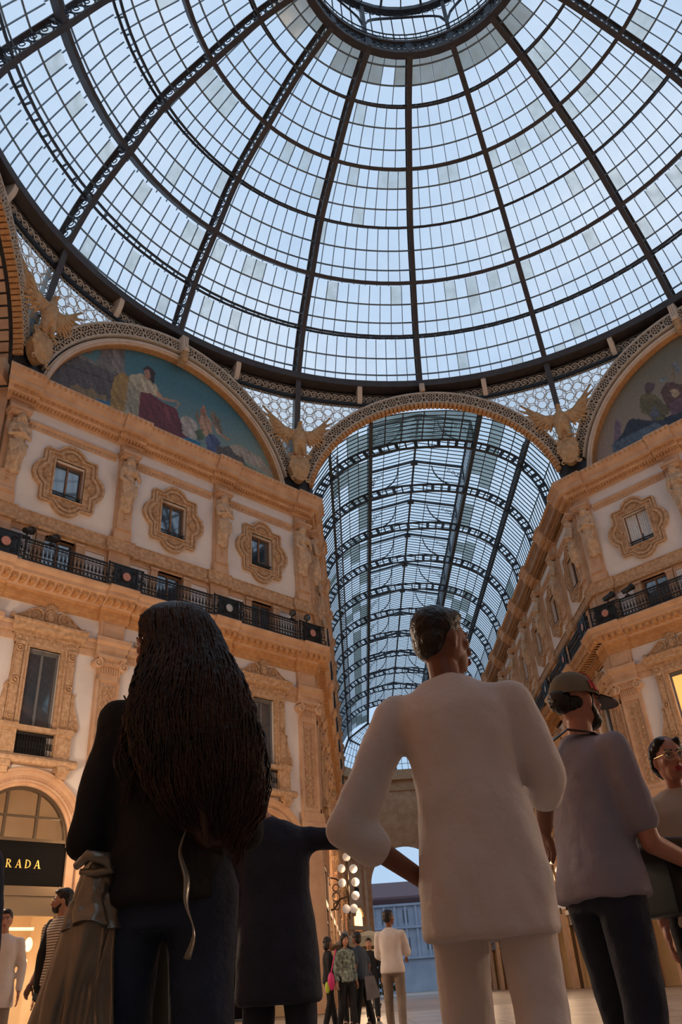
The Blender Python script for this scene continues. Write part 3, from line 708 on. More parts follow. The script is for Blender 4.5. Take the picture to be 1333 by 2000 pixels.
def ornate_window():
    """case of the tall window: side pilasters, lintel, cornice, scrolled pediment, consoles, sill and brackets"""
    a = MB()
    for s_ in (-1, 1):
        L_ = lambda x, y: sorted((s_*x, s_*y))
        a.fb(*L_(.58, .70), 0, .10, 8.2, 11.05); a.fb(*L_(.70, .78), 0, .16, 8.2, 11.1)
        a.fb(*L_(.80, 1.12), 0, .13, 8.25, 11.05); a.fb(*L_(.84, 1.08), .13, .16, 8.4, 9.55); a.fb(*L_(.84, 1.08), .13, .16, 9.85, 10.7)
        for zc, r in ((9.7, .12), (10.85, .10), (8.5, .1)):
            a.tube([(s_*.96+r*cos(2*pi*i/10), -.17, zc+r*sin(2*pi*i/10)) for i in range(10)], .03, 4, True); a.ball((s_*.96, -.17, zc), .05, 6, 4)
        a.fb(*L_(.68, 1.24), 0, .24, 7.25, 8.06); a.fb(*L_(.76, 1.16), .24, .27, 7.4, 7.95)
        a.fb(*L_(.66, 1.28), 0, .30, 8.06, 8.25)
        # scrolled wings beside the window
        pr_ = [(1.14, 8.3), (1.50, 8.3), (1.52, 8.5), (1.42, 8.8), (1.30, 9.1), (1.24, 9.4), (1.26, 9.55), (1.16, 9.6), (1.14, 9.5)]
        a.prism([(s_*x, z) for x, z in pr_], 0, .10); spiral(a, s_*1.36, 8.48, .16, 1.3, s_, .11, .035, pi/2); spiral(a, s_*1.2, 9.55, .07, 1, -s_, .11, .02)
        a.fb(*L_(.80, 1.20), 0, .42, 6.80, 7.0); a.fb(*L_(.84, 1.16), 0, .34, 6.62, 6.8)
        a.fb(*L_(.80, 1.12), 0, .2, 10.98, 11.1)
        # pediment half: a swelling outline ending in a scroll
        pd = [(1.42, 11.86), (1.42, 11.98), (1.30, 12.0), (1.05, 12.08), (.85, 12.24), (.62, 12.42), (.40, 12.46), (.15, 12.40), (0, 12.40), (0, 11.86)]
        a.prism([(s_*x, z) for x, z in pd], 0, .10)
        a.tube([(s_*x, -.12, z) for x, z in ((1.38, 11.95), (1.2, 12.02), (.95, 12.16), (.75, 12.34), (.52, 12.46))], .035, 5)
        spiral(a, s_*.52, 12.18, .26, 1.6, s_, .13, .05, pi/2); spiral(a, s_*1.36, 12.0, .09, 1.1, -s_, .12, .03)
        spiral(a, s_*.90, 12.0, .10, 1.1, -s_, .12, .03)
    a.fb(-1.16, 1.16, 0, .14, 11.05, 11.36); a.fb(-.62, .62, -.1, .14, 11.0, 11.06)
    for i in range(9): a.ball((-1.0+.25*i, -.15, 11.25), (.08, .04, .09), 6, 4)
    for i in range(24): a.fb(-1.2+.102*i, -1.14+.102*i, .14, .2, 11.40, 11.5)
    a.sweep([(0, 11.36), (.16, 11.36), (.18, 11.5), (.34, 11.56), (.36, 11.72), (.42, 11.78), (.42, 11.86), (0, 11.86)], -1.24, 1.24, .4, .4)
    # shield and crown of the pediment
    a.ball((0, -.14, 12.2), (.15, .08, .2), 10, 7); a.tube([(.19*cos(2*pi*i/12), -.14, 12.2+.24*sin(2*pi*i/12)) for i in range(12)], .035, 5, True)
    for q in (-.18, -.09, 0, .09, .18): a.ball((q, -.12, 12.62-abs(q)*.5), (.05, .05, .12), 6, 5)
    a.fb(-.17, .17, 0, .12, 12.44, 12.52)
    a.fb(-.70, .70, 0, .26, 8.06, 8.22); a.sweep([(0, 6.98), (.36, 6.98), (.42, 7.08), (.42, 7.16), (.34, 7.25), (0, 7.25)], -1.36, 1.36, .3, .3)
    return a.mesh('window_case', 'tan_carved')
def balustrade():
    a = MB(); a.fb(-.66, .66, .04, .10, 7.95, 8.04); a.fb(-.66, .66, .04, .10, 7.27, 7.34)
    for i in range(13):
        u = -.60+.1*i; a.tube([(u, -.07, 7.3), (u, -.07, 8.0)], .014, 4); a.tube([(u+.05+.035*cos(2*pi*k/6), -.07, 7.64+.12*sin(2*pi*k/6)) for k in range(6)], .012, 4, True)
    a.fb(-.66, .66, -.3, -.28, 7.2, 8.1)
    return a.mesh('window_guard', 'black_iron')
def arch_mesh():
    a = MB(); cz = 4.75
    def ring(r0, r1, d0, d1):
        for i in range(28):
            t0, t1 = pi*i/28, pi*(i+1)/28; q = [(r0*cos(t0), cz+r0*sin(t0)), (r0*cos(t1), cz+r0*sin(t1)), (r1*cos(t1), cz+r1*sin(t1)), (r1*cos(t0), cz+r1*sin(t0))]
            a.hexa([(u, -d0, z) for u, z in q]+[(u, -d1, z) for u, z in q])
    ring(2.14, 2.04, 0, .22); ring(2.04, 1.9, 0, .16); ring(1.9, 1.78, 0, .10); ring(1.78, 1.70, 0, .16); ring(1.70, 1.60, -.3, .06)
    for i in range(40): t = pi*(i+.5)/40; a.ball((1.84*cos(t), -.11, cz+1.84*sin(t)), .035, 5, 4)
    for s_ in (-1, 1):
        lo, hi = sorted((s_*1.60, s_*1.86)); a.fb(lo, hi, -.3, .12, ZG, 4.6); a.fb(lo-.05, hi+.08, -.3, .2, 4.58, 4.76)
    return a.mesh('shop_arch', 'tan_stone')
def pilaster_mesh():
    a = MB()
    # attic herm strip
    a.fb(-.36, .36, 0, .16, 15.7, 20.95); a.fb(-.40, .40, 0, .26, 16.2, 16.62); a.fb(-.33, .33, 0, .34, 16.62, 16.74)
    a.fb(-.31, .31, 0, .30, 16.74, 17.5); a.fb(-.47, .47, 0, .14, 13.4, 15.75)
    a.fb(-.45, .45, 0, .55, 20.22, 20.36); a.fb(-.40, .40, 0, .48, 20.12, 20.22); a.ball((0, -.3, 20.16), (.36, .26, .12), 8, 5)
    for i in range(4): a.fb(-.07, .07, .30, .34, 17.42-.14*i, 17.50-.14*i)
    # panelled block over the capital
    a.fb(-.50, .50, 0, .16, 11.86, 12.6); a.fb(-.38, .38, .16, .19, 11.98, 12.5)
    a.sweep([(0, 11.2), (.20, 11.2), (.22, 11.4), (.28, 11.44), (.28, 11.6), (.40, 11.7), (.42, 11.86), (0, 11.86)], -.5, .5, .5, .5)
    # ionic capital
    a.fb(-.58, .58, 0, .36, 11.08, 11.2); a.fb(-.46, .46, 0, .26, 10.82, 11.08)
    for s_ in (-1, 1):
        spiral(a, s_*.52, 10.88, .19, 1.7, s_, .30, .06, pi/2); a.ball((s_*.52, -.28, 10.88), .07, 7, 5)
        a.prism([(s_*.52+.17*cos(2*pi*i/12), 10.88+.17*sin(2*pi*i/12)) for i in range(12)], 0, .27)
    for i in range(5): a.ball((-.28+.14*i, -.27, 10.92), (.055, .05, .07), 6, 4)
    a.ball((0, -.3, 11.12), (.12, .06, .09), 6, 4); a.fb(-.44, .44, 0, .18, 10.50, 10.82)
    for i in range(9): a.fb(-.40+.1*i-.03, -.40+.1*i+.03, .18, .21, 10.54, 10.78)
    # shaft with frame and inset
    a.fb(-.47, .47, 0, .10, 6.5, 10.5)
    for u0, u1 in ((-.47, -.36), (.36, .47)): a.fb(u0, u1, .10, .17, 6.5, 10.5)
    a.fb(-.47, .47, .10, .17, 10.3, 10.5); a.fb(-.47, .47, .10, .17, 6.5, 6.7)
    a.fb(-.56, .56, 0, .26, 6.1, 6.5); a.fb(-.62, .62, 0, .32, 5.9, 6.1); a.fb(-.5, .5, 0, .14, ZG, 5.9)
    me = a.mesh('pilaster', 'tan_stone')
    b = MB(); b.tube([(0, -.11, 6.75), (.03, -.12, 8.5), (0, -.11, 10.2)], .02, 5)
    for i in range(13):
        z = 6.85+.26*i; s_ = 1 if i % 2 else -1
        for q in (-1, 1):
            spiral(b, q*.15, z, .09, 1.1, q*s_, .12, .028, -pi/2, 12); b.ball((q*.2, -.12, z+.12), (.07, .04, .05), 5, 4)
        b.ball((0, -.13, z+.05), (.07, .05, .09), 6, 4)
    return me, b.mesh('arabesque_relief', 'tan_carved')
TOPC = [(0, 20.85), (.10, 20.87), (.12, 20.97), (.34, 21.12), (.38, 21.28), (.60, 21.30), (.62, 21.52), (.68, 21.56), (.80, 21.78), (.84, 21.80), (.84, 21.95), (0, 22.0)]
BALC = [(0, 13.05), (.16, 13.07), (.20, 13.16), (.30, 13.20), (.56, 13.40), (.62, 13.44), (.62, 13.58), (.74, 13.66), (.78, 13.74), (.78, 13.80), (0, 13.80)]
LOWF = [(0, 12.58), (.06, 12.58), (.06, 12.72), (.10, 12.74), (.10, 13.0), (.16, 13.06), (0, 13.06)]
def shift(prof, e): return [(d+e if d > 0 else d, z) for d, z in prof]
def long_bands(L, R, piers, m0, m1, hw=.62):
    """cornices and string courses of a facade from u=L to u=R, breaking forward over each pier"""
    out = {}
    segs = []; cur = L
    for p in piers:
        a0, a1 = max(L, p-hw), min(R, p+hw)
        if a0 > cur: segs.append((cur, a0, 0))
        segs.append((a0, a1, .14)); cur = a1
    if cur < R: segs.append((cur, R, 0))
    top = MB(); den = MB(); bal = MB(); brk = MB(); low = MB(); mid = MB()
    for x0, x1, e in segs:
        mm0 = m0 if x0 == L else 0; mm1 = m1 if x1 == R else 0
        top.sweep(shift(TOPC, e), x0, x1, mm0, mm1); bal.sweep(shift(BALC, e), x0, x1, mm0, mm1); low.sweep(shift(LOWF, e), x0, x1, mm0, mm1)
        mid.sweep(shift([(0, 15.76), (.08, 15.78), (.1, 16.16), (.14, 16.2), (0, 16.22)], e*.8), x0, x1, mm0, mm1)
        mid.sweep(shift([(0, 15.58), (.14, 15.60), (.18, 15.70), (.14, 15.76), (0, 15.76)], e*.8), x0, x1, mm0, mm1)
        n = max(1, int(round((x1-x0+(mm0+mm1)*.3)/.15)))
        q0, q1 = x0-mm0*.25, x1+mm1*.25
        for i in range(n):
            u = q0+(q1-q0)*(i+.5)/n
            den.fb(u-.042, u+.042, .10+e, .27+e, 20.93, 21.12)
        n = max(1, int(round((x1-x0)/.24)))
        for i in range(n):
            u = x0+(x1-x0)*(i+.5)/n
            den.ball((u, -(.80+e), 21.84), (.075, .08, .11), 5, 4)
            den.fb(u-.07, u+.07, .39+e, .42+e, 21.14, 21.27)
        n = max(1, int(round((x1-x0+(mm0+mm1)*.5)/.34)))
        q0, q1 = x0-mm0*.45, x1+mm1*.45
        for i in range(n):
            u = q0+(q1-q0)*(i+.5)/n
            brk.prism([(u-.09, 13.16), (u+.09, 13.16), (u+.10, 13.42), (u-.10, 13.42)], .16+e, .56+e); brk.ball((u, -(.52+e), 13.24), (.085, .09, .09), 6, 4)
    return top, den, bal, brk, low, mid
def string_course(L, R, piers, hw):
    a = MB(); b = MB(); segs = []; cur = L
    for p in piers:
        if p-hw > cur: segs.append((cur, p-hw))
        cur = max(cur, p+hw)
    if cur < R: segs.append((cur, R))
    for x0, x1 in segs:
        a.sweep([(0, 19.92), (.05, 19.93), (.06, 20.1), (.14, 20.16), (.14, 20.26), (0, 20.28)], x0, x1)
        n = int((x1-x0)/.17)
        for i in range(n): u = x0+(x1-x0)*(i+.5)/n; b.ball((u, -.07, 20.03), (.06, .03, .055), 5, 4)
        a.sweep([(0, 11.14), (.05, 11.15), (.07, 11.4), (.16, 11.45), (.16, 11.66), (.22, 11.70), (.22, 11.78), (0, 11.8)], x0, x1)
        n = int((x1-x0)/.15)
        for i in range(n): u = x0+(x1-x0)*(i+.5)/n; b.fb(u-.04, u+.04, .07, .13, 11.36, 11.44)
    return a, b
def rail_unit(w, dense):
    """one length of balcony railing: bars, rings and scrolls between a top and a bottom rail"""
    a = MB(); h0, h1 = 13.80, 14.72; d = 0
    a.fb(-w/2, w/2, -.03, .03, h1-.05, h1); a.fb(-w/2, w/2, -.02, .02, h1-.16, h1-.13); a.fb(-w/2, w/2, -.02, .02, h0+.05, h0+.09); a.fb(-w/2, w/2, -.02, .02, h0+.26, h0+.29)
    n = int(w/.16)
    for i in range(n+1):
        u = -w/2+w*i/n
        a.tube([(u, 0, h0+.05), (u, 0, h1)], .013, 4); a.tube([(u, 0, h0+.34), (u, 0, h0+.42), (u, 0, h0+.5)], [.016, .04, .016], 5)
        if i < n:
            c = u+w/n/2
            a.tube([(c+.05*cos(2*pi*k/8), 0, h1-.095+.035*sin(2*pi*k/8)) for k in range(8)], .012, 3, True)
            a.tube([(c+.062*cos(2*pi*k/8), 0, h0+.175+.075*sin(2*pi*k/8)) for k in range(8)], .014, 3, True)
            a.tube([(c+.05*cos(2*pi*k/10), 0, h0+.53+.17*sin(2*pi*k/10)) for k in range(10)], .013, 3, True)
    if dense:
        a.fb(-.46, .46, -.012, .012, h0+.05, h1-.05); a.fb(-.52, -.44, -.04, .04, h0, h1); a.fb(.44, .52, -.04, .04, h0, h1)
        for s_ in (-1, 1):
            for t_ in (-1, 1): spiral(a, s_*.28, h0+.45+t_*.22, .12, 1.4, s_*t_, .03, .02, 0, 12)
        a.tube([(.2*cos(2*pi*k/14), -.03, h0+.46+.2*sin(2*pi*k/14)) for k in range(14)], .03, 5, True)
    a.fb(-w/2-.025, -w/2+.025, -.03, .03, h0, h1+.03)
    return a.mesh('railing_panel', 'black_iron')
a = MB(); a.prism([(.17*cos(2*pi*k/16), 14.26+.17*sin(2*pi*k/16)) for k in range(16)], .02, .05)
disc_r = a.mesh('marble_disc', 'marble_red'); disc_g = MB(); disc_g.v, disc_g.f = a.v, a.f; disc_g = disc_g.mesh('marble_disc', 'marble_grey')
rail_l = {w: rail_unit(w, False) for w in (3.4, 3.3)}; rail_p = rail_unit(1.5, True)
# ---- sculpture
def statue_mesh(var):
    a = MB(); z0 = 17.55; y = -.42
    def cap(p, q, r0, r1, n=9):
        p, q = Vector(p), Vector(q); m_ = (p+q)/2; a.tube([p-(q-p).normalized()*r0*.6, p, m_, q, q+(q-p).normalized()*r1*.6], [r0*.5, r0, (r0+r1)/2, r1, r1*.5], n)
    a.ball((0, y-.04, 19.92), (.15, .17, .19), 12, 9); a.ball((0, y+.02, 19.98), (.19, .18, .16), 10, 7); a.ball((0, y-.2, 19.9), (.03, .05, .05), 6, 5)
    for s_ in (-1, 1): a.ball((s_*.16, y, 19.82), (.06, .09, .16), 7, 5)
    cap((0, y, 19.8), (0, y+.02, 19.6), .09, .11)
    a.ball((0, y, 19.35), (.31, .2, .32), 12, 9); a.ball((0, y+.02, 18.95), (.24, .18, .3), 12, 8)
    for s_ in (-1, 1):
        a.ball((s_*.31, y, 19.47), (.13, .13, .13), 8, 6)
        if var == 0: cap((s_*.36, y, 19.42), (s_*.40, y-.08, 18.98), .1, .085); cap((s_*.40, y-.08, 18.98), (-s_*.05, y-.25, 19.15+.06*s_), .085, .06); a.ball((-s_*.08, y-.25, 19.17+.06*s_), (.09, .06, .06), 7, 5)
        elif s_ > 0: cap((.36, y, 19.42), (.45, y-.06, 19.0), .1, .085); cap((.45, y-.06, 19.0), (.1, y-.26, 19.3), .085, .06)
        else: cap((-.36, y, 19.42), (-.42, y-.03, 18.95), .1, .085); cap((-.42, y-.03, 18.95), (-.1, y-.24, 18.7), .085, .06)
    # drapery gathered round the hips
    a.ball((0, y+.02, 18.55), (.36, .26, .32), 12, 8); a.ball((0, y+.02, 18.2), (.33, .25, .4), 12, 8)
    for i in range(9):
        u = -.32+.08*i; cap((u*1.1, y-.17+abs(u)*.3, 18.75-.1*abs(u)), (u*.55+.03*(i % 2), y-.22+abs(u)*.2, 17.85+.12*(i % 3)), .05, .035, 6)
    for i in range(5): cap((-.34, y-.1, 18.72-.07*i), (.30, y-.2, 18.5-.09*i), .04, .035, 6)
    cap((.02, y-.2, 18.3), (0, y-.15, 17.75), .11, .08); cap((0, y+.05, 18.1), (0, y+.1, 17.5), .24, .2)
    a.box(-.3, .3, y+.05, -.05, 17.5, 19.9)
    me = a.mesh('statue', 'statue_stone'); return smooth_mesh(me, .032, 2, .5)
stm = [statue_mesh(0), statue_mesh(1)]
def eagle_mesh():
    a = MB(); y = -.35
    def cap(p, q, r0, r1, n=8):
        p, q = Vector(p), Vector(q); a.tube([p-(q-p).normalized()*r0*.5, p, (p+q)/2, q, q+(q-p).normalized()*r1*.5], [r0*.5, r0, (r0+r1)/2, r1, r1*.5], n)
    a.ball((0, y, 1.75), (.40, .33, .55), 12, 9); a.ball((0, y-.05, 2.1), (.34, .28, .35), 12, 8); cap((0, y-.05, 2.3), (.02, y-.1, 2.62), .2, .14)
    a.ball((.03, y-.12, 2.75), (.13, .19, .14), 10, 8); cap((.04, y-.28, 2.76), (.07, y-.44, 2.66), .06, .02, 6)
    for s_ in (-1, 1):
        cap((s_*.18, y, 1.5), (s_*.22, y-.05, 1.0), .2, .13); cap((s_*.22, y-.05, 1.0), (s_*.22, y-.08, .78), .1, .1)
        for j in (-1, 0, 1): cap((s_*.22, y-.1, .8), (s_*.22+.09*j, y-.24, .72), .045, .03, 6)
        cap((s_*.28, y+.02, 2.15), (s_*.75, y+.08, 2.35), .2, .17); cap((s_*.75, y+.08, 2.35), (s_*1.05, y+.12, 2.8), .17, .09)
        for i in range(10):                     # long flight feathers
            f = i/9; root = Vector((s_*(.35+.70*f), y+.12, 2.1+.62*f*f)); an = radians(-62+112*f)
            L = .72+.66*f; tip = root+Vector((s_*cos(an)*L*.9, .05+.03*(i % 2), sin(an)*L))
            cap(root, tip, .115, .06, 6)
        for i in range(7):                      # coverts
            f = i/6; root = Vector((s_*(.35+.62*f), y+.02, 2.12+.55*f*f)); an = radians(-60+105*f)
            cap(root, root+Vector((s_*cos(an)*.55, 0, sin(an)*.55)), .09, .06, 6)
    for i in range(5): cap(((i-2)*.08, y+.1, 1.4), ((i-2)*.16, y+.12, .85), .09, .07, 6)
    me = a.mesh('eagle', 'eagle_stone'); return smooth_mesh(me, .035, 2, .4)
a = MB()
a.prism([(.46*cos(t_)*(1 if sin(t_) > 0 else 1-.25*abs(sin(t_))), .02+.62*sin(t_)) for t_ in [2*pi*i/28 for i in range(28)]], -.1, .42)
a.ball((0, -.40, .05), (.38, .16, .50), 16, 10)
for i in range(20):
    t_ = 2*pi*i/20; a.ball((.47*cos(t_)*(1 if sin(t_) > 0 else .8), -.36, .04+.62*sin(t_)), (.09, .09, .09), 6, 4)
a.tube([(0, -.57, -.42), (0, -.58, .05), (0, -.57, .5)], .02, 4); a.tube([(-.36, -.5, .08), (0, -.58, .08), (.36, -.5, .08)], .02, 4)
for s_ in (-1, 1): spiral(a, s_*.42, .62, .16, 1.2, s_, .38, .06, 0, 14); spiral(a, s_*.34, -.58, .13, 1.2, -s_, .38, .05, 0, 14)
shm = smooth_mesh(a.mesh('shield', 'eagle_stone'), .03, 1, .4); egm = eagle_mesh()
for k, txt in ((-1, 'stone eagle with spread wings on a shield, between left mosaic and far arm'), (1, 'stone eagle with spread wings on a shield, between far arm and right mosaic'), (-3, 'stone eagle on a shield at the far left end of the left mosaic')):
    e_ = empty('eagle_statue', (18.65*sin(sy(k)), 18.65*cos(sy(k)), 22.75), -sy(k), label=txt, cat='statue', group='eagles at the corners of the octagon')
    # group members: body and shield
    ob('eagle', egm, e_, loc=(0, 0, .78), scale=(1.05, 1, 1.0)); ob('shield', shm, e_, loc=(0, .1, .75), scale=(1.15, 1, 1.2))
# ---- assemble
wbm = {2.45: wall_bay(2.45), 2.4: wall_bay(2.4)}
surm, WM, mzm, mzp, ornm, balm, arcm2 = surround_mesh(), win_meshes(), mezz_mesh(), mezz_panel(), ornate_window(), balustrade(), arch_mesh()
pilm, arabm = pilaster_mesh()
a = MB(); a.fb(-1.0, 1.0, .80, .90, 0, .1)
shop_bits = {}
def shopfront(parent, u, mode):
    """glazing, black fascia and doorway under a shop arch"""
    s_ = ob('shopfront', shop_bits['fascia'], parent, loc=(u, 0, 0))
    ob('arch_glazing_bars', shop_bits['bars'], s_); ob('arch_pane', shop_bits['glass'], s_); ob('shop_interior', shop_bits['int'+mode], s_)
    if mode == 'bright':
        ob('lit_display', shop_bits['disp'], s_); ob('ceiling_light_strip', shop_bits['strip'], s_)
    return s_
a = MB(); a.fb(-1.5, -.15, -1.9, -1.8, ZG, 1.55); a.fb(-.1, .5, -2.4, -2.3, ZG, 1.9); shop_bits['disp'] = a.mesh('lit_display', 'shop_white')
a = MB(); a.fb(-1.5, 1.4, -1.3, -1.2, 2.32, 2.40); a.fb(.3, 1.2, -1.6, -1.5, 1.15, 1.2); a.ball((1.15, .9, 1.9), (.12, .12, .2), 10, 8); a.ball((1.1, .9, 1.45), (.07, .07, .07), 8, 6); shop_bits['strip'] = a.mesh('ceiling_light_strip', 'shop_light')
a = MB(); a.fb(-1.6, 1.6, -.05, .02, 3.43, 4.68); a.fb(-1.6, 1.6, -.05, .06, 4.68, 4.76); shop_bits['fascia'] = a.mesh('shopfront', 'sign_black')
a = MB(); a.fb(-1.62, 1.62, -.1, .10, 4.68, 4.78); cz = 4.75
for i in range(20):
    t0, t1 = pi*i/20, pi*(i+1)/20; q = [(1.62*cos(t0), cz+1.62*sin(t0)), (1.62*cos(t1), cz+1.62*sin(t1)), (1.5*cos(t1), cz+1.5*sin(t1)), (1.5*cos(t0), cz+1.5*sin(t0))]
    a.hexa([(u, .15, z) for u, z in q]+[(u, .02, z) for u, z in q])
for u in (-.52, .52): a.fb(u-.04, u+.04, -.12, -.02, 4.7, 6.25)
a.fb(-1.35, 1.35, -.12, -.02, 5.42, 5.48)
for s__ in (-1, 1): lo, hi = sorted((s__*1.5, s__*1.62)); a.fb(lo, hi, -.15, .02, ZG, 3.43)
a.fb(-1.6, 1.6, -.15, .12, 3.14, 3.40); a.fb(-1.6, 1.6, -.15, .03, 2.68, 3.14); a.fb(-1.6, 1.6, -.1, .08, 2.6, 2.68)
shop_bits['bars'] = a.mesh('arch_glazing_bars', 'bronze')
a = MB(); P = [(1.52*cos(pi*i/20), cz+1.52*sin(pi*i/20)) for i in range(21)]; a.prism(P, -.09, -.07); shop_bits['glass'] = a.mesh('arch_pane', 'clear_glass')
for mode, mt in (('bright', 'shop_white'), ('warm', 'shop_wall'), ('dark', 'room_dark')):
    a = MB(); a.fb(-2.2, 2.2, -3.1, -3.0, ZG, 6.9); a.fb(-2.2, -2.1, -3, -.3, ZG, 6.9); a.fb(2.1, 2.2, -3, -.3, ZG, 6.9); a.fb(-2.2, 2.2, -3.1, -.3, 6.8, 6.9); a.fb(-2.2, 2.2, -3.0, -.3, 3.2, 3.3)
    shop_bits['int'+mode] = a.mesh('shop_interior', {'bright': 'shop_wall', 'warm': 'shop_dim', 'dark': 'room_dark'}[mode])
def facade(name, loc, rz, L, R, centres, hb, piers, m0, m1, lab, detail=True, lit=()):
    F = empty(name, loc, rz, kind='structure', label=lab)
    for u in centres:
        ob('wall_panel', wbm[hb][0], F, loc=(u, 0, 0)); ob('stone_wall', wbm[hb][1], F, loc=(u, 0, 0)); ob('dark_room', WM['back'], F, loc=(u, 0, 0))
        w_ = ob('square_window', WM['sqf'], F, loc=(u, 0, 0))
        ob('pane', WM['pl'], w_); ob('pane', WM['pr'], w_); ob('guard_bar', WM['sqb'], w_)
        if ('curtain', u) in lit: ob('curtain', WM['curt'], w_)
        ob('window_surround', surm, F, loc=(u, 0, 0))
        w_ = ob('attic_window', WM['mzf'], F, loc=(u, 0, 0)); ob('pane', WM['mzp'], w_)
        ob('attic_frame', mzm, F, loc=(u, 0, 0)); ob('white_panel', mzp, F, loc=(u, 0, 0))
        w_ = ob('tall_window', WM['tlf'], F, loc=(u, 0, 0))
        if ('glow', u) in lit: ob('lit_pane', WM['glow'], w_)
        else: ob('pane', WM['tpl'], w_); ob('pane', WM['tpr'], w_)
        ob('window_case', ornm, F, loc=(u, 0, 0)); ob('window_guard', balm, F, loc=(u, 0, 0)); ob('shop_arch', arcm2, F, loc=(u, 0, 0))
        shopfront(F, u, 'bright' if ('bright', u) in lit else 'dark' if ('dark', u) in lit else 'warm')
    for p in piers:
        q = ob('pilaster', pilm, F, loc=(p, 0, 0)); ob('arabesque_relief', arabm, q)
    top, den, bal, brk, low, mid = long_bands(L, R, piers, m0, m1)
    top.build('top_cornice', 'tan_stone', F); den.build('cornice_dentils', 'ochre_stone', F, kind='stuff')
    bal.build('balcony_slab', 'tan_stone', F); brk.build('balcony_brackets', 'ochre_stone', F, kind='stuff'); low.build('frieze', 'ochre_stone', F); mid.build('key_pattern_band', 'tan_carved', F)
    sa, sb = string_course(L, R, piers, .5); sa.build('string_course', 'tan_stone', F); sb.build('string_ornament', 'tan_carved', F, kind='stuff')
    if L > -100:
        a = MB(); a.fb(L, R, -.35, -.30, 11, 22); a.fb(L, R, -9, -.3, 22.0, 22.05); a.build('backing', 'room_dark', F)
    return F
T225 = math.tan(radians(22.5))
loc, rz = face_frame(-1); cen = [-4.9, 0, 4.9]; pie = [-7.35, -2.45, 2.45, 7.35]
FL = facade('wall_left', loc, rz, -7.82, 7.82, cen, 2.45, pie, T225, T225, 'tan and white stone facade under the left mosaic', lit=(('bright', -4.9), ('dark', 0), ('dark', 4.9)))
loc2, rz2 = face_frame(1)
FR = facade('wall_right', loc2, rz2, -7.82, 7.82, cen, 2.45, pie, T225, T225, 'tan and white stone facade under the right mosaic', lit=(('glow', -4.9), ('curtain', -4.9), ('glow', 0)))
NB = 12
cl = [20.4+4.8*i for i in range(NB)]; pl_ = [18.0+4.8*i for i in range(NB+1)]; pl_[0] = 18.48
FAL = facade('wall_left', (-6.95, 0, 0), pi/2, 18.0, 75.6, cl, 2.4, pl_, T225, 0, 'left facade of the far arm, seen at a steep angle')
FAR = facade('wall_right', (6.95, 0, 0), -pi/2, -75.6, -18.0, [-c for c in cl], 2.4, [-c for c in pl_], 0, T225, 'right facade of the far arm receding to the end')
# railings: things, one per facade
def railing(F, L, R, piers, key, lab, dd=.70):
    Rr = empty('balcony_railing', F.location, F.rotation_euler.z, label=lab, cat='railing')
    w = {2.45: 3.4, 2.4: 3.3}[key]
    for i, p in enumerate(piers):
        q = ob('railing_panel', rail_p, Rr, loc=(p, -(dd+.14), 0)); ob('marble_disc', disc_g if i % 3 == 2 else disc_r, q)
    for i in range(len(piers)-1): ob('railing_panel', rail_l[w], Rr, loc=((piers[i]+piers[i+1])/2, -dd, 0), scale=((abs(piers[i+1]-piers[i])-1.5)/w, 1, 1))
    return Rr
railing(FL, 0, 0, [-7.2, -2.45, 2.45, 7.2], 2.45, 'black wrought iron balcony railing across the left facade')
railing(FR, 0, 0, [-7.2, -2.45, 2.45, 7.2], 2.45, 'black wrought iron balcony railing across the right facade')
railing(FAL, 0, 0, pl_, 2.4, 'black balcony railing along the left side of the far arm')
railing(FAR, 0, 0, [-c for c in pl_], 2.4, 'black balcony railing along the right side of the far arm')
def place_statues(F, piers, labs, group):
    for i, p in enumerate(piers):
        M_ = Matrix.Translation(F.location) @ Matrix.Rotation(F.rotation_euler.z, 4, 'Z'); P = M_ @ Vector((p, 0, 0))
        ob('herm_statue', stm[i % 2], None, P, F.rotation_euler.z, label=labs(i), cat='statue', group=group)
o_ = ['at the far left end', 'second from the far left', 'third from the far left', 'nearest the far arm']
place_statues(FL, [-7.25, -2.45, 2.45, 7.25], lambda i: 'draped stone figure on the left facade above the balcony, '+o_[i], 'stone figures on the left facade')
o2 = ['nearest the far arm', 'beside the curtained window', 'third from the far arm', 'at the far right end']
place_statues(FR, [-7.25, -2.45, 2.45, 7.25], lambda i: 'draped stone figure on the right facade above the balcony, '+o2[i], 'stone figures on the right facade')
nth = ['first', 'second', 'third', 'fourth', 'fifth', 'sixth', 'seventh', 'eighth', 'ninth', 'tenth', 'eleventh', 'twelfth', 'thirteenth']
place_statues(FAR, [-c for c in pl_], lambda i: nth[i]+' draped stone figure along the right side of the far arm, counting from the dome', 'stone figures along the right side of the arm')
place_statues(FAL, pl_, lambda i: nth[i]+' draped stone figure along the left side of the far arm, counting from the dome', 'stone figures along the left side of the arm')
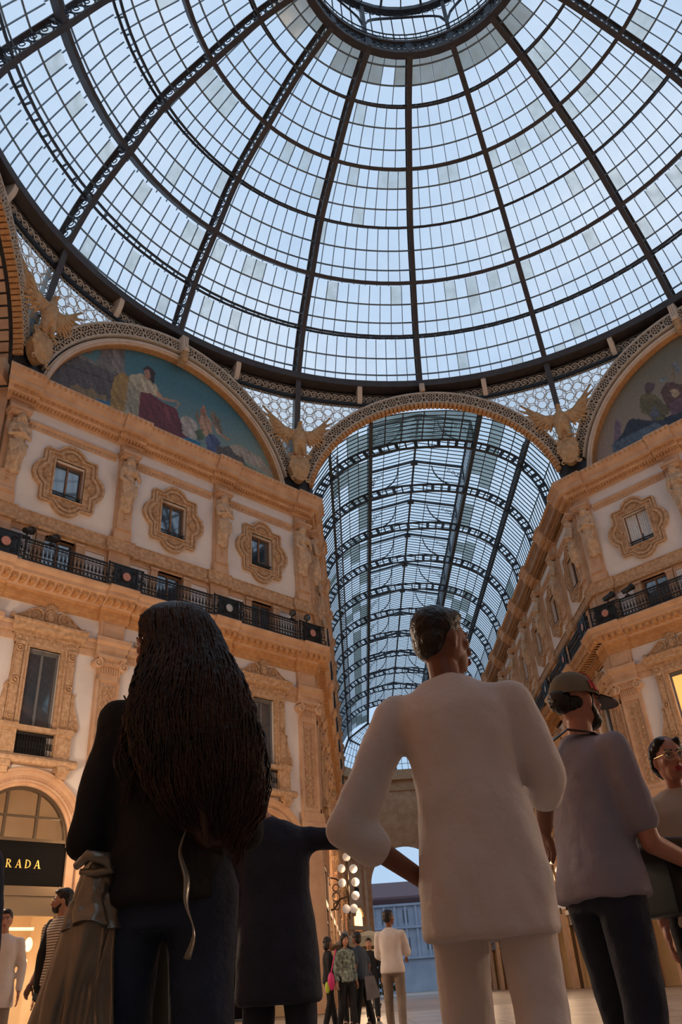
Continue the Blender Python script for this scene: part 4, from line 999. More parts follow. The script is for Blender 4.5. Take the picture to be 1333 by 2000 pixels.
# spotlights on the balconies
a = MB(); a.tube([(0, 0, 0), (0, 0, .18)], .03, 6); a.tube([(-.12, -.1, .16), (0, -.02, .22), (.14, .12, .33)], [.085, .10, .11], 10); a.tube([(.14, .12, .33), (.2, .17, .38)], [.13, .13], 10); a.box(-.09, .09, -.07, .07, -.02, .03)
spm = a.mesh('spotlight', 'black_iron')
def sp_at(F, u, lab):
    M_ = Matrix.Translation(F.location) @ Matrix.Rotation(F.rotation_euler.z, 4, 'Z'); P = M_ @ Vector((u, -.70, 14.72))
    ob('spotlight', spm, None, P, F.rotation_euler.z, label=lab, cat='spotlight', group='black spotlights clamped on the balcony railings', scale=(1.25, 1.25, 1.25))
sp_at(FL, -6.45, 'black spotlight on the left facade railing, left one of the far left pair'); sp_at(FL, -5.5, 'black spotlight on the left facade railing, right one of the far left pair')
sp_at(FL, 6.1, 'black spotlight on the left facade railing, left one of the pair near the far arm'); sp_at(FL, 7.0, 'black spotlight on the left facade railing, right one of the pair near the far arm')
sp_at(FR, -7.0, 'black spotlight on the right facade railing, the one nearest the far arm'); sp_at(FR, -6.0, 'black spotlight on the right facade railing, the one below the curtained window')
# ---- shop sign and the lit shop below it
def glyphs():
    G = {}
    bar = lambda x0, y0, x1, y1: [(x0, y0), (x1, y0), (x1, y1), (x0, y1)]
    ser = [bar(-.02, 0, .22, .045), bar(-.02, .955, .2, 1)]
    stem = [bar(.04, 0, .17, 1)]+ser
    def bowl(x, yc, rx, ry, n=12, w=.13, tw=.05):
        out = []
        for i in range(n):
            t0, t1 = -pi/2+pi*i/n, -pi/2+pi*(i+1)/n
            f = lambda t, k: (x+(rx-(w if k else 0))*cos(t), yc+(ry-(tw if k else 0))*sin(t))
            out.append([f(t0, 0), f(t1, 0), f(t1, 1), f(t0, 1)])
        return out
    G['P'] = stem+bowl(.15, .73, .42, .27)
    G['R'] = stem+bowl(.15, .74, .42, .26)+[[(.24, .5), (.38, .5), (.70, .02), (.54, .02)], bar(.5, 0, .78, .04)]
    G['D'] = stem+bowl(.15, .5, .58, .5)
    G['A'] = [[(.02, 0), (.10, 0), (.40, 1), (.36, 1)], [(.34, 1), (.46, 1), (.74, 0), (.58, 0)], bar(.16, .30, .60, .36), bar(-.06, 0, .18, .04), bar(.50, 0, .84, .04)]
    return G
G = glyphs()
M_ = Matrix.Translation(FL.location) @ Matrix.Rotation(FL.rotation_euler.z, 4, 'Z')
sg = empty('shop_sign', M_ @ Vector((-4.9, -.03, 4.02)), FL.rotation_euler.z, label='gold PRADA lettering on the black shop fascia at far left', cat='sign')
a = MB(); a.fb(-.85, .95, -.02, .0, -.25, .35); 
a.build('letter_backing', 'sign_black', sg)
x = -.62; H_ = .24
for ch in 'PRADA':
    b = MB()
    for poly in G[ch]: b.prism([(p_[0]*H_, p_[1]*H_-.10) for p_ in poly], .002, .03)
    ob('letter_'+ch.lower(), b.mesh('letter', 'gold_letter'), sg, loc=(x, 0, 0)); x += .302 if ch != 'A' else .30

# ================================================================== glazed vault of the far arm
VT = empty('ceiling', (0, 0, 0), 0, kind='structure', label='glazed barrel vault with raised ridge lantern over the far arm')
def sup(x, a, b, p=2.3): return 22.0+b*max(0, 1-(abs(x)/a)**p)**(1/p)
def sec(t, a, b):                                   # t in 0..1 from left foot to right foot
    th = pi*(1-t); c, s_ = cos(th), sin(th); e = 2/2.3
    return (a*(abs(c)**e)*(1 if c > 0 else -1), 22.0+b*abs(s_)**e)
IN_, OU = (6.40, 4.95), (6.85, 5.45)
Y0, BAY = 18.0, 4.8
TY = [20.7+4.8*i for i in range(11)]
NS = 44
a = MB()
for (A_, B_), w, h in ((IN_, .16, .07), (OU, .16, .07)):
    P = [sec(i/NS, A_, B_) for i in range(NS+1)]
    N = []
    for i in range(NS+1):
        p, q = P[max(0, i-1)], P[min(NS, i+1)]; N.append((-(q[1]-p[1]), 0, q[0]-p[0]))
    a.ribbon([(x, 0, z) for x, z in P], N, w, h)
for i in range(1, 43):
    t = i/43; p, q = sec(t, *IN_), sec(t, *OU)
    if i % 2: a.ribbon([(p[0], 0, p[1]), (q[0], 0, q[1])], [(0, 1, 0)]*2, .20, .10)
    else: a.ribbon([(p[0], 0, p[1]), (q[0], 0, q[1])], [(0, 1, 0)]*2, .08, .06)
trm = a.mesh('truss', 'vault_iron')
a = MB(); e0, rdg = 28.6, 29.3
for s_ in (-1, 1):
    a.ribbon([(s_*3.05, 0, 26.9), (s_*3.05, 0, e0)], [(0, 1, 0)]*2, .12, .12)
    a.ribbon([(s_*3.05, 0, e0), (0, 0, rdg)], [(0, 1, 0)]*2, .14, .12)
    P = [(s_*(3.0-1.9*sin(pi/2*f)), 0, 27.1+1.75*(1-cos(pi/2*f))+.0) for f in [i/8 for i in range(9)]]
    a.ribbon(P, [(0, 1, 0)]*9, .06, .08)
    for i in range(6): f = (i+.6)/7; a.tube(ring_pts(Vector((s_*(2.92-1.2*f*f), 0, 27.5+1.1*f)), Vector((1, 0, 0)), Vector((0, 0, 1)), .16-.015*i, 8), .022, 3, True)
a.box(-.22, .22, -.15, .15, rdg-.25, rdg-.02)
rfm = a.mesh('lantern_rafter', 'vault_iron')
for i, y in enumerate(TY):
    q = ob('truss', trm, VT, loc=(0, y, 0)); ob('lantern_rafter', rfm, q)
YE = 75.6
for x, z, w in ((3.05, 26.95, .22), (5.45, 25.2, .16)):
    for s_ in (-1, 1):
        a = MB(); a.box(s_*x-w/2, s_*x+w/2, Y0, YE, z-.12, z+.28)
        if x > 5:                                      # latticed purlin
            for i in range(118): y = Y0+.5*i; a.tube([(s_*x-.05*s_, y, z-.1), (s_*(x-.35), y+.25, z-.35), (s_*x-.05*s_, y+.5, z-.1)], .022, 3)
            a.box(s_*(x-.38)-.03, s_*(x-.38)+.03, Y0, YE, z-.40, z-.34)
        a.build('vault_beam', 'vault_iron', VT)
for s_ in (-1, 1): a = MB(); a.box(s_*6.85-.15, s_*6.85+.15, Y0, YE, 21.95, 22.4); a.build('springing_beam', 'vault_iron', VT)
a = MB(); a.box(-.06, .06, 20.7, YE, rdg-.12, rdg+.02)
for s_ in (-1, 1): a.box(s_*3.05-.06, s_*3.05+.06, 20.7, YE, e0-.06, e0+.06)
a.build('ridge_beam', 'vault_iron', VT)
# glazing: columns across the section, rows along the arm
def tx(x): # parameter of the section for a given x on the outer curve
    lo, hi = 0., 1.
    for _ in range(30):
        m_ = (lo+hi)/2
        if sec(m_, *OU)[0] < x: lo = m_
        else: hi = m_
    return lo
tA, tB = tx(-5.45), tx(-3.05)
cols = [tA*i/2 for i in range(2)]+[tA+(tB-tA)*i/4 for i in range(5)]
lat = [(sec(t, OU[0]+.06, OU[1]+.06), sec(u, OU[0]+.06, OU[1]+.06), 'v') for t, u in zip(cols[:-1], cols[1:])]
lat += [((-q[0], q[1]), (-p[0], p[1]), 'v') for p, q, _ in reversed(lat)]
crown = [(sec(tB+(1-2*tB)*i/6, OU[0]+.06, OU[1]+.06), sec(tB+(1-2*tB)*(i+1)/6, OU[0]+.06, OU[1]+.06), 'c') for i in range(6)]
mon = []
for s_ in (-1, 1):
    for i in range(3): x0, x1 = 3.05*(1-i/3), 3.05*(1-(i+1)/3); mon.append(((s_*x0, e0+(rdg-e0)*i/3+.07), (s_*x1, e0+(rdg-e0)*(i+1)/3+.07), 'm'))
    mon.append(((s_*3.08, 27.2), (s_*3.08, e0), 's'))
NR_ = 12
def pane_box(a, p, q, y0, y1):
    dx, dz = q[0]-p[0], q[1]-p[1]; L = hypot(dx, dz); ex, ez = dx/L, dz/L; nx, nz_ = -ez, ex; i_ = .02
    c = []
    for o_ in (0, .02):
        for (pp, yy) in ((i_, y0), (L-i_, y0), (L-i_, y1), (i_, y1)): c.append((p[0]+ex*pp+nx*o_, yy, p[1]+ez*pp+nz_*o_))
    a.hexa(c); return c
pl2_ = []
ybars = MB()
def rows(ya, yb): n = max(1, int(round((yb-ya)/.4))); return [(ya+(yb-ya)*i/n, ya+(yb-ya)*(i+1)/n) for i in range(n)]
segY = [(Y0, TY[0])]+[(TY[i], TY[i+1]) for i in range(10)]+[(TY[10], YE)]
for si, (ya_, yb_) in enumerate(segY):
    sets = lat+(crown if si == 0 else mon)
    for y0, y1 in rows(ya_, yb_):
        for p, q, ty in sets:
            tmp = MB(); c = pane_box(tmp, p, q, y0+.015, y1-.015); cs = [pix(v) for v in c[:4]]; A = 0
            if all(cs): A = abs(sum(cs[x][0]*cs[(x+1) % 4][1]-cs[(x+1) % 4][0]*cs[x][1] for x in range(4)))/2
            x_ = abs((p[0]+q[0])/2); nse = noise.noise(Vector((p[0]*.9, y0*.25, p[1]))); dirty = (ty == 'c' and nse > -.75) or (ty == 'v' and 3 < x_ < 4.3 and nse > .0) or (ty == 'v' and nse > .42)
            pl2_.append((A, c, 'vault_glass_dirty' if dirty else 'vault_glass', random.random()))
pl2_.sort(key=lambda x: -x[0]); rest = {}
HX6 = [(0,3,2,1),(4,5,6,7),(0,1,5,4),(1,2,6,5),(2,3,7,6),(3,0,4,7)]
for i, (A, c, mm, _) in enumerate(pl2_):
    if i < 290: a = MB(); a.add(c, HX6); a.build('pane', mm, VT)
    else: rest.setdefault(mm, MB()).add(c, HX6)
for mm, b in rest.items(): b.build('vault_panes', mm, VT, kind='stuff')
a = MB()                                               # glazing bars along the arm
for p, q, ty in lat+mon: a.box(p[0]-.02, p[0]+.02, Y0 if ty == 'v' else 20.7, YE, p[1]-.07, p[1]-.01)
for p, q, ty in crown: a.box(p[0]-.03, p[0]+.03, Y0, TY[0], p[1]-.09, p[1]-.01)
a.build('long_glazing_bars', 'vault_iron', VT)
a = MB()                                               # and across it
for si, (ya_, yb_) in enumerate(segY):
    for y0, y1 in rows(ya_, yb_):
        for grp in ([l_ for l_ in lat[:6]], [l_ for l_ in lat[6:]], crown if si == 0 else mon[:3], [] if si == 0 else mon[4:7], [] if si == 0 else [mon[3]], [] if si == 0 else [mon[7]]):
            for p, q, ty in grp:
                dx, dz = q[0]-p[0], q[1]-p[1]
                a.ribbon([(p[0], y0, p[1]-.04), (q[0], y0, q[1]-.04)], [(-dz, 0, dx)]*2, .035, .05)
a.build('cross_glazing_bars', 'vault_iron', VT, kind='stuff')
# hipped glass apse closing the vault
lev = [(22.3, [(-6.7, 75.6), (-4.4, 80.1), (0, 80.1), (4.4, 80.1), (6.7, 75.6)]), (25.2, [(-5.45, 75.6), (-3.9, 79.1), (0, 79.1), (3.9, 79.1), (5.45, 75.6)]), (26.9, [(-3.05, 75.6), (-2.4, 77.2), (0, 77.2), (2.4, 77.2), (3.05, 75.6)])]
gp, br = MB(), MB()
for (z0, r0), (z1, r1) in zip(lev, lev[1:]):
    for i in range(4):
        q = [Vector((*r0[i], z0)), Vector((*r0[i+1], z0)), Vector((*r1[i+1], z1)), Vector((*r1[i], z1))]
        gp.add(q, [(0, 1, 2, 3)])
        for j in range(1, 6):
            f = j/6; br.tube([q[0].lerp(q[1], f), q[3].lerp(q[2], f)], .03, 4); 
        for j in range(1, 4): f = j/4; br.tube([q[0].lerp(q[3], f), q[1].lerp(q[2], f)], .03, 4)
    for i in range(5): br.tube([(*r0[i], z0), (*r1[i], z1)], .12 if i != 2 else .1, 5)
for z, r in lev: br.tube([(*p, z) for p in r], .12, 5)
gp.build('apse_glass', 'vault_glass', VT); br.build('apse_ribs', 'brown_iron', VT)
# ================================================================== end wall with its great arch
E_ = empty('wall_back', (0, 0, 0), 0, kind='structure', label='stone end of the far arm with a tall arch open to the square')
a = MB()
def vwall(a, p, q, z0, z1, th=.5):
    p, q = Vector(p), Vector(q); t = (q-p).normalized(); n = Vector((-t.y, t.x))*th
    a.hexa([(*p, z0), (*q, z0), (*(q+n), z0), (*(p+n), z0), (*p, z1), (*q, z1), (*(q+n), z1), (*(p+n), z1)])
for s_ in (-1, 1):
    P0, P1 = (s_*6.95, 75.6), (s_*4.5, 80.2)
    if s_ < 0: vwall(a, P0, P1, FZ, 22.3)
    else: vwall(a, P1, P0, FZ, 22.3)
a.box(-4.5, -4.0, 80.2, 81.2, FZ, 22.3); a.box(4.0, 4.5, 80.2, 81.2, FZ, 22.3)
for i in range(20):
    t0, t1 = pi*i/20, pi*(i+1)/20; q = [(4*cos(t0), 10+4*sin(t0)), (4*cos(t1), 10+4*sin(t1))]
    a.hexa([(q[0][0], 80.2, q[0][1]), (q[1][0], 80.2, q[1][1]), (q[1][0], 81.2, q[1][1]), (q[0][0], 81.2, q[0][1]), (q[0][0], 80.2, 22.3), (q[1][0], 80.2, 22.3), (q[1][0], 81.2, 22.3), (q[0][0], 81.2, 22.3)])
a.build('end_wall', 'tan_stone', E_)
a = MB()
for z0, z1, d in ((21.2, 22.3, .5), (20, 20.3, .15), (13.2, 13.8, .5), (12.5, 12.8, .2), (5.6, 6.0, .3)):
    for s_ in (-1, 1):
        P0, P1 = Vector((s_*6.95, 75.6)), Vector((s_*4.5, 80.2)); n = Vector((-s_*.883, -.47))*d
        q = [P0, P1, P1+n, P0+n]; a.hexa([(*v, z0) for v in q]+[(*v, z1) for v in q])
    if z0 > 15: a.box(-4.6, 4.6, 80.2-d, 80.3, z0, z1)
a.build('end_cornice', 'tan_carved', E_)
a = MB()
for s_ in (-1, 1):
    for f in (.12, .88):
        c = Vector((s_*6.95, 75.6)).lerp(Vector((s_*4.5, 80.2)), f); n = Vector((-s_*.883, -.47)); t = Vector((s_*.47, -.883))
        q = [c-t*.3, c+t*.3, c+t*.3+n*.2, c-t*.3+n*.2]; a.hexa([(*v, FZ) for v in q]+[(*v, 13.2) for v in q])
a.build('end_pilasters', 'tan_stone', E_)
cw = Vector((-5.72, 77.9)); Mw = Matrix.Translation((cw.x, cw.y, 0)) @ Matrix.Rotation(math.atan2(4.6, 2.45), 4, 'Z')
a = MB(Mw); P = [(.85*cos(pi*i/12), 6.9+.85*sin(pi*i/12)) for i in range(13)]+[(-.85, 5.6), (.85, 5.6)]
a.prism(P, .02, .06); a.build('lit_lunette', 'shop_light', E_)
a = MB(Mw)
for i in range(16):
    t0, t1 = pi*i/16, pi*(i+1)/16; q = [(.85*cos(t0), 6.9+.85*sin(t0)), (.85*cos(t1), 6.9+.85*sin(t1)), (1.15*cos(t1), 6.9+1.15*sin(t1)), (1.15*cos(t0), 6.9+1.15*sin(t0))]
    a.hexa([(u, 0, z) for u, z in q]+[(u, -.25, z) for u, z in q])
a.box(-.6, .6, -.06, 0, 8.8, 9.9); a.build('lunette_frame', 'tan_carved', E_)
a = MB(Mw); a.box(-.45, .45, -.1, -.05, 8.95, 9.75); a.build('small_window', 'room_dark', E_)
# building across the square
B_ = empty('palace', (0, 150, FZ), 0, label='palace across the square, tinted blue for the light on it, seen through the far arch', cat='building')
a = MB(); a.box(-40, 40, 0, 10, 0, 15.2); a.build('palace_wall', 'far_stone', B_)
a = MB(); a.sweep([(0, 14.2), (.9, 15.2), (.9, 15.6), (-8, 19), (-8, 14)], -41, 41); a.build('palace_roof', 'far_roof', B_)
a = MB()
for z in (5.2, 10.2, 14.0): a.box(-40, 40, -.5, 0, z, z+.4)
for i in range(40): x_ = -39+2*i; a.box(x_-.22, x_+.22, -.3, 0, 5.6, 14.0)
a.build('palace_mouldings', 'far_stone', B_)
a = MB(); a.box(-.45, .45, -.1, .1, 0, 2.1); wq = a.mesh('window', 'far_dark')
for i in range(20):
    for z in (6.6, 11.2): ob('window', wq, B_, loc=(-38+4*i+.99, -.05, z))
# wall lantern and parasol
L_ = empty('wall_lantern', (-6.95, 25.2, 4.0), 0, label='scrolled bracket with a cluster of white lamp globes, left wall of the far arm', cat='lamp', group='lantern clusters on the pilasters')
a = MB(); a.tube([(0, 0, -.6), (.3, 0, -.5), (.6, 0, -.1), (1.0, 0, 0)], .05, 6); a.tube([(0, 0, .9), (.4, 0, .8), (.9, 0, .5), (1.0, 0, 0)], .04, 6)
for k_, (zz, r) in enumerate(((-.4, .16), (0, .2), (.4, .16))): a.tube([(.4+r*cos(2*pi*j/10), 0, zz+r*sin(2*pi*j/10)) for j in range(10)], .03, 5, True)
a.tube([(1.0, 0, -1.0), (1.0, 0, 1.6)], .05, 6); a.box(-.02, .06, -.2, .2, -.9, 1.1); a.build('bracket', 'bronze', L_)
gb = MB(); gb.ball((0, 0, 0), .2, 14, 9); gbm = gb.mesh('globe', 'globe_glass', True)
for x_, z_ in ((1.0, 1.75), (.72, 1.25), (1.3, 1.2), (1.35, .6), (.72, .6), (1.32, 0.0), (1.2, -.55), (.85, -.55)): ob('globe', gbm, L_, loc=(x_, 0, z_))
def lantern(loc, rz, lab, e=0, grp='lantern clusters on the pilasters'):
    c = copy_tree(L_); c.location = loc; c.rotation_euler = (0, 0, rz); c['label'] = lab; c['group'] = grp
    if e: lamp('lantern_light', 'POINT', (loc[0]+1.6*cos(rz), loc[1]+1.6*sin(rz), loc[2]+.7), e, WARM, .5)
for F, pre in ((FL, 'left'), (FR, 'right')):
    M_ = Matrix.Translation(F.location) @ Matrix.Rotation(F.rotation_euler.z, 4, 'Z')
    for u, w_ in ((-2.45, 'second'), (2.45, 'third')):
        P_ = M_ @ Vector((u, -.32, 3.6)); lantern(P_, F.rotation_euler.z-pi/2, 'globe lantern bracket on the '+w_+' pilaster from the left, '+pre+' facade', 260)
for i, y in enumerate((32.4, 46.8, 61.2)):
    lamp('lantern_light', 'POINT', (-5.2, y, 4.6), 260, WARM, .5); lantern((6.7, y, 4), pi, nth[i]+' of the farther globe lanterns along the right wall of the far arm', 260)  # left-hand lamp stands alone, without a lantern body
lantern((6.7, 22.8, 4), pi, 'nearest globe lantern on the right wall of the far arm', 320)
lamp('lantern_light', 'POINT', (-5.2, 25.2, 4.6), 320, WARM, .5)
for i, (px_, py_, lb) in enumerate(((-5.15, 21.5, 'beige cafe parasol on the left of the far arm, nearer of two'), (-5.0, 28., 'beige cafe parasol on the left of the far arm, farther of two'))):
    P_ = empty('parasol', (px_, py_, FZ), 0, label=lb, cat='parasol', group='cafe parasols')
    a = MB(); a.lathe([(1.65, 2.35), (1.67, 2.2), (1.65, 2.2), (1.63, 2.36), (1.2, 2.6), (.05, 2.85), (0.0, 2.85)], 8); a.build('canopy', 'awning', P_)
    a = MB(); a.tube([(0, 0, 0), (0, 0, 2.8)], .03, 8); a.lathe([(.3, 0), (.3, .08), (.05, .1)], 12); a.build('pole', 'grey_frame', P_)
Sp = empty('cafe_counter', (-6.3, 33, FZ), 0, label='brightly lit cafe counter under the parasols', cat='counter')
a = MB(); a.box(-.5, .9, -3, 3, 0, 1.05); a.box(-.55, 1.0, -3.05, 3.05, 1.05, 1.12); a.build('counter', 'bronze', Sp)
a = MB()
for i in range(12): a.ball((.3+.3*(i % 3), -2.6+.47*i, 1.35+.25*(i % 2)), .07, 8, 6)
a.build('lights', 'shop_light', Sp)
Pn = empty('potted_shrub', (-3.3, 78, FZ), 0, label='dark green potted shrub beside the left pier of the far arch', cat='plant')
a = MB(); a.lathe([(.3, 0), (.4, .6), (.35, .6)], 12); a.build('pot', 'bronze', Pn)
a = MB(); random.seed(4)
for i in range(160):
    v = Vector((random.gauss(0, .4), random.gauss(0, .4), 1.5+random.gauss(0, .55))); a.ball(v, (.12, .05, .16), 5, 4)
a.build('foliage', 'foliage', Pn)


# ================================================================== people
mat('skin_light', (.42, .20, .12), .5, (.48, .24, .15), 6); mat('skin_deep', (.17, .065, .035), .5, (.22, .09, .05), 6); mat('skin_rose', (.40, .17, .11), .5, (.46, .2, .13), 6)
mat('hair_black', (.008, .006, .005), .38, (.02, .012, .009), 30, .5, 60); mat('hair_brown', (.016, .008, .006), .36, (.05, .018, .010), 9, .4, 60); mat('hair_grey', (.18, .17, .16), .6)
mat('cloth_black', (.008, .008, .009), .85, (.014, .014, .016), 8, .4, 25); mat('cloth_navy', (.012, .016, .032), .85, (.018, .024, .045), 6, .4, 25)
mat('denim', (.012, .022, .045), .8, (.02, .035, .07), 9, .4, 60); mat('cloth_cream', (.64, .58, .56), .9, (.72, .66, .64), 4, .5, 12)
mat('cloth_lilac_grey', (.25, .225, .27), .9, (.30, .27, .32), 4, .4, 20); mat('cloth_white', (.66, .58, .52), .9, (.72, .65, .6), 5, .3, 20); mat('cloth_taupe', (.22, .17, .13), .85, (.27, .21, .165), 6)
mat('cloth_beige', (.46, .37, .29), .9, (.5, .41, .33), 5); mat('cloth_grey', (.12, .115, .12), .9, (.16, .15, .16), 6); mat('cloth_bluegrey', (.05, .065, .085), .9); mat('cloth_floral', (.06, .07, .06), .9, (.36, .42, .34), 16)
mat('satin_olive', (.20, .185, .155), .30, (.30, .28, .24), 5, .5, 9, metal=.65, spec=.8); mat('cap_olive', (.15, .125, .085), .9, (.19, .16, .11), 12); mat('red_band', (.40, .012, .012), .7); mat('eye_white', (.7, .68, .64), .3); mat('lip_red', (.32, .02, .03), .35)
mat('lip_plain', (.28, .10, .08), .5); mat('pink_bag', (.6, .03, .16), .5); mat('lime_bag', (.45, .55, .05), .5); mat('leather_black', (.01, .01, .011), .35); mat('metal_gold', (.7, .5, .2), .3, metal=1.); mat('brown_eye', (.02, .01, .008), .2)
m, t, b = nmat('striped_knit'); b.inputs['Roughness'].default_value = .9
co = t.nodes.new('ShaderNodeTexCoord'); sx_ = t.nodes.new('ShaderNodeSeparateXYZ'); mu = t.nodes.new('ShaderNodeMath'); mu.operation = 'MULTIPLY'; mu.inputs[1].default_value = 38
fr_ = t.nodes.new('ShaderNodeMath'); fr_.operation = 'FRACT'; gt = t.nodes.new('ShaderNodeMath'); gt.operation = 'GREATER_THAN'; gt.inputs[1].default_value = .68; mxx = t.nodes.new('ShaderNodeMix'); mxx.data_type = 'RGBA'
mxx.inputs[6].default_value = (.62, .54, .44, 1); mxx.inputs[7].default_value = (.03, .025, .02, 1)
t.links.new(co.outputs['Object'], sx_.inputs[0]); t.links.new(sx_.outputs['Z'], mu.inputs[0]); t.links.new(mu.outputs[0], fr_.inputs[0]); t.links.new(fr_.outputs[0], gt.inputs[0]); t.links.new(gt.outputs[0], mxx.inputs[0]); t.links.new(mxx.outputs[2], b.inputs['Base Color'])
V = Vector
def capsule(a, p, q, r0, r1, n=12):
    p, q = V(p), V(q); d = (q-p)
    if d.length < 1e-4: a.ball(p, r0, n, 8); return
    d.normalize(); pts = [p-d*r0*.9, p-d*r0*.6, p, p.lerp(q, .33), p.lerp(q, .66), q, q+d*r1*.6, q+d*r1*.9]
    a.tube(pts, [r0*.42, r0*.8, r0, r0*.67+r1*.33, r0*.33+r1*.67, r1, r1*.8, r1*.42], n)
def loft(a, rings, n=20):
    """closed body from elliptical rings (cx, cy, z, rx, ry), bottom to top"""
    vs = []
    for cx, cy, z, rx, ry in rings:
        for i in range(n): t_ = 2*pi*i/n; c_, s_ = cos(t_), sin(t_); e = .86; vs.append((cx+rx*abs(c_)**e*(1 if c_ > 0 else -1), cy+ry*abs(s_)**e*(1 if s_ > 0 else -1), z))
    m_ = len(rings); a.add(vs, [(j*n+i, j*n+(i+1) % n, (j+1)*n+(i+1) % n, (j+1)*n+i) for j in range(m_-1) for i in range(n)]+[list(range(n-1, -1, -1)), [(m_-1)*n+i for i in range(n)]])
def hand(a, w, d, up, k, side, curl=.6):
    """palm with four unequal curled fingers and a thumb; w wrist, d pointing along the hand"""
    d = V(d).normalized(); up = V(up); up = (up-d*up.dot(d)).normalized(); sd = d.cross(up)*side
    c = w+d*.05*k; M3 = Matrix((sd, d, up)).transposed()
    a.ball(c, (.042*k, .055*k, .018*k), 12, 8, M3)
    for i, L in enumerate((.068, .078, .073, .056)):
        b0 = w+d*.088*k+sd*(.032-.021*i)*k; p = b0; dr = d.copy()
        for j, f in enumerate((.45, .32, .25)):
            q = p+dr*L*f*k; capsule(a, p, q, .0092*k, .0082*k, 8); p = q; dr = (dr-up*curl*.7).normalized()
    p = w+d*.03*k+sd*.035*k; q = p+(d*.6+sd*.75-up*.15).normalized()*.038*k; capsule(a, p, q, .014*k, .011*k, 8)
    capsule(a, q, q+(d*.9+sd*.25-up*.3).normalized()*.034*k, .011*k, .009*k, 8)
def wrinkle(amp, fx=9., fz=5.):
    return lambda co: amp*(noise.noise(V((co.x*fx, co.y*fx, co.z*fz)))+.6*noise.noise(V((co.x*fx*2.1+co.z*6, co.y*fx*2, co.z*fz*2.2))))
def person(loc, rot, H, label, group=None, skin='skin_light', hair='short', haircol='hair_black', top=('cloth_black', 'long'), bottom='cloth_black', shoes='leather_black',
           arms=None, turn=0., tilt=0., lean=(0, 0), step=.12, vox=.014, fat=1., beard=False, lips='lip_plain', brow=True, hem=.84, woman=False, face=True, legs=None, hshift=(0, 0)):
    k = H/1.75; R_ = empty('person', (loc[0], loc[1], FZ), rot, label=label, cat='person', group=group)
    P = lambda x, y, z: V((x*k, y*k, z*k)); lx, ly = lean
    sw = (.165 if woman else .19)*fat**.5
    hip = P(0, 0, .95); ch = P(lx*.6, ly*.6, 1.28); nk = P(lx, ly, 1.47)
    hc = P(lx*1.15+hshift[0], ly*1.15+.02+hshift[1], 1.635); HR = Matrix.Rotation(turn, 3, 'Z') @ Matrix.Rotation(tilt, 3, 'X')
    h = lambda x, y, z: hc+HR @ P(x, y, z)
    S_ = {s_: P(lx*.9+s_*sw, ly*.9, 1.385) for s_ in (-1, 1)}
    arms = arms or {}
    A_ = {}
    for s_ in (-1, 1):
        e, w = arms.get(s_, ((s_*(sw+.06), -.02, 1.11), (s_*(sw+.07), .06, .86)))
        A_[s_] = (P(*e), P(*w))
    hipx = .095 if not woman else .1
    Lg = legs or {-1: ((-.11, .0+step*.4, .50), (-.12, -.0+step, .08)), 1: ((.11, -step*.2+.02, .50), (.12, -step, .08))}
    a = MB()                                                    # the body, one continuous surface
    a.ball(hc, (.074*k, .094*k, .118*k), 18, 14, HR); a.ball(h(0, -.015, .03), (.078*k, .09*k, .088*k), 16, 12, HR)
    a.ball(h(0, .045, -.06), (.052*k, .05*k, .058*k), 12, 9, HR); a.ball(h(0, .072, -.092), (.024*k, .022*k, .02*k), 8, 6, HR)
    a.tube([h(0, .088, .015), h(0, .104, -.012), h(0, .112, -.030), h(0, .098, -.042)], [.008*k, .011*k, .015*k, .011*k], 8)
    a.ball(h(0, .09, -.062), (.024*k, .012*k, .008*k), 8, 6, HR); a.ball(h(0, .088, -.075), (.021*k, .012*k, .009*k), 8, 6, HR)
    for s_ in (-1, 1):
        a.ball(h(s_*.030, .080, .022), (.026*k, .014*k, .008*k), 8, 6, HR); a.ball(h(s_*.045, .062, -.02), (.022*k, .024*k, .018*k), 8, 6, HR)
        a.ball(h(s_*.078, -.005, -.008), (.009*k, .02*k, .032*k), 8, 6, HR); a.ball(h(s_*.076, .0, -.035), (.008*k, .011*k, .012*k), 6, 5, HR)
    capsule(a, nk-P(0, 0, .04), h(0, -.015, -.07), .058*k*(.85 if woman else 1), .052*k*(.85 if woman else 1))
    loft(a, [(lx*k*g_, ly*k*g_, z*k, rx*k*f_, ry*k*f_) for f_ in (fat,) for z, rx, ry, g_ in ((.86, .13, .085, 0), (1.0, .125, .085, .1), (1.12, .115, .08, .3), (1.25, .13, .088, .55), (1.36, .15, .088, .8), (1.43, .13, .07, .92), (1.46, .07, .05, 1))])
    for s_ in (-1, 1):
        capsule(a, nk-P(0, 0, .06), S_[s_]-P(0, 0, .01), .045*k, .046*k); e, w = A_[s_]
        capsule(a, S_[s_]-P(0, 0, .01), e, .046*k, .040*k); capsule(a, e, w, .041*k, .027*k)
        hand(a, w, (w-e), P(s_*.8, -.3, .5), k, s_)
        K, An = P(*Lg[s_][0]), P(*Lg[s_][1])
        capsule(a, P(s_*hipx, 0, .90), K, .085*k, .056*k); capsule(a, K, An, .056*k, .038*k); capsule(a, An, An+P(0, .13, -.035), .038*k, .028*k)
    body = ob('body', smooth_mesh(a.mesh('body', skin), vox*.55 if vox < .016 else vox*.8, 2, .4), R_)
    # ---- top
    tm, sl = top; a = MB(); f = fat
    sh = .92 if woman else 1.
    loft(a, [(lx*k*g_, ly*k*g_, z*k, rx*k*f*sh, ry*k*f) for z, rx, ry, g_ in ((hem, .192, .150, 0), (.5*(hem+.98), .188, .146, 0), (1.0, .172, .132, .1), (1.12, .160, .118, .3), (1.25, .170, .124, .55), (1.36, .185, .120, .8), (1.42, .165, .098, .92), (1.465, .105, .078, 1), (1.485, .075, .066, 1))], 24)
    capsule(a, nk-P(0, 0, .06), nk-P(0, 0, .02), .085*k, .066*k)
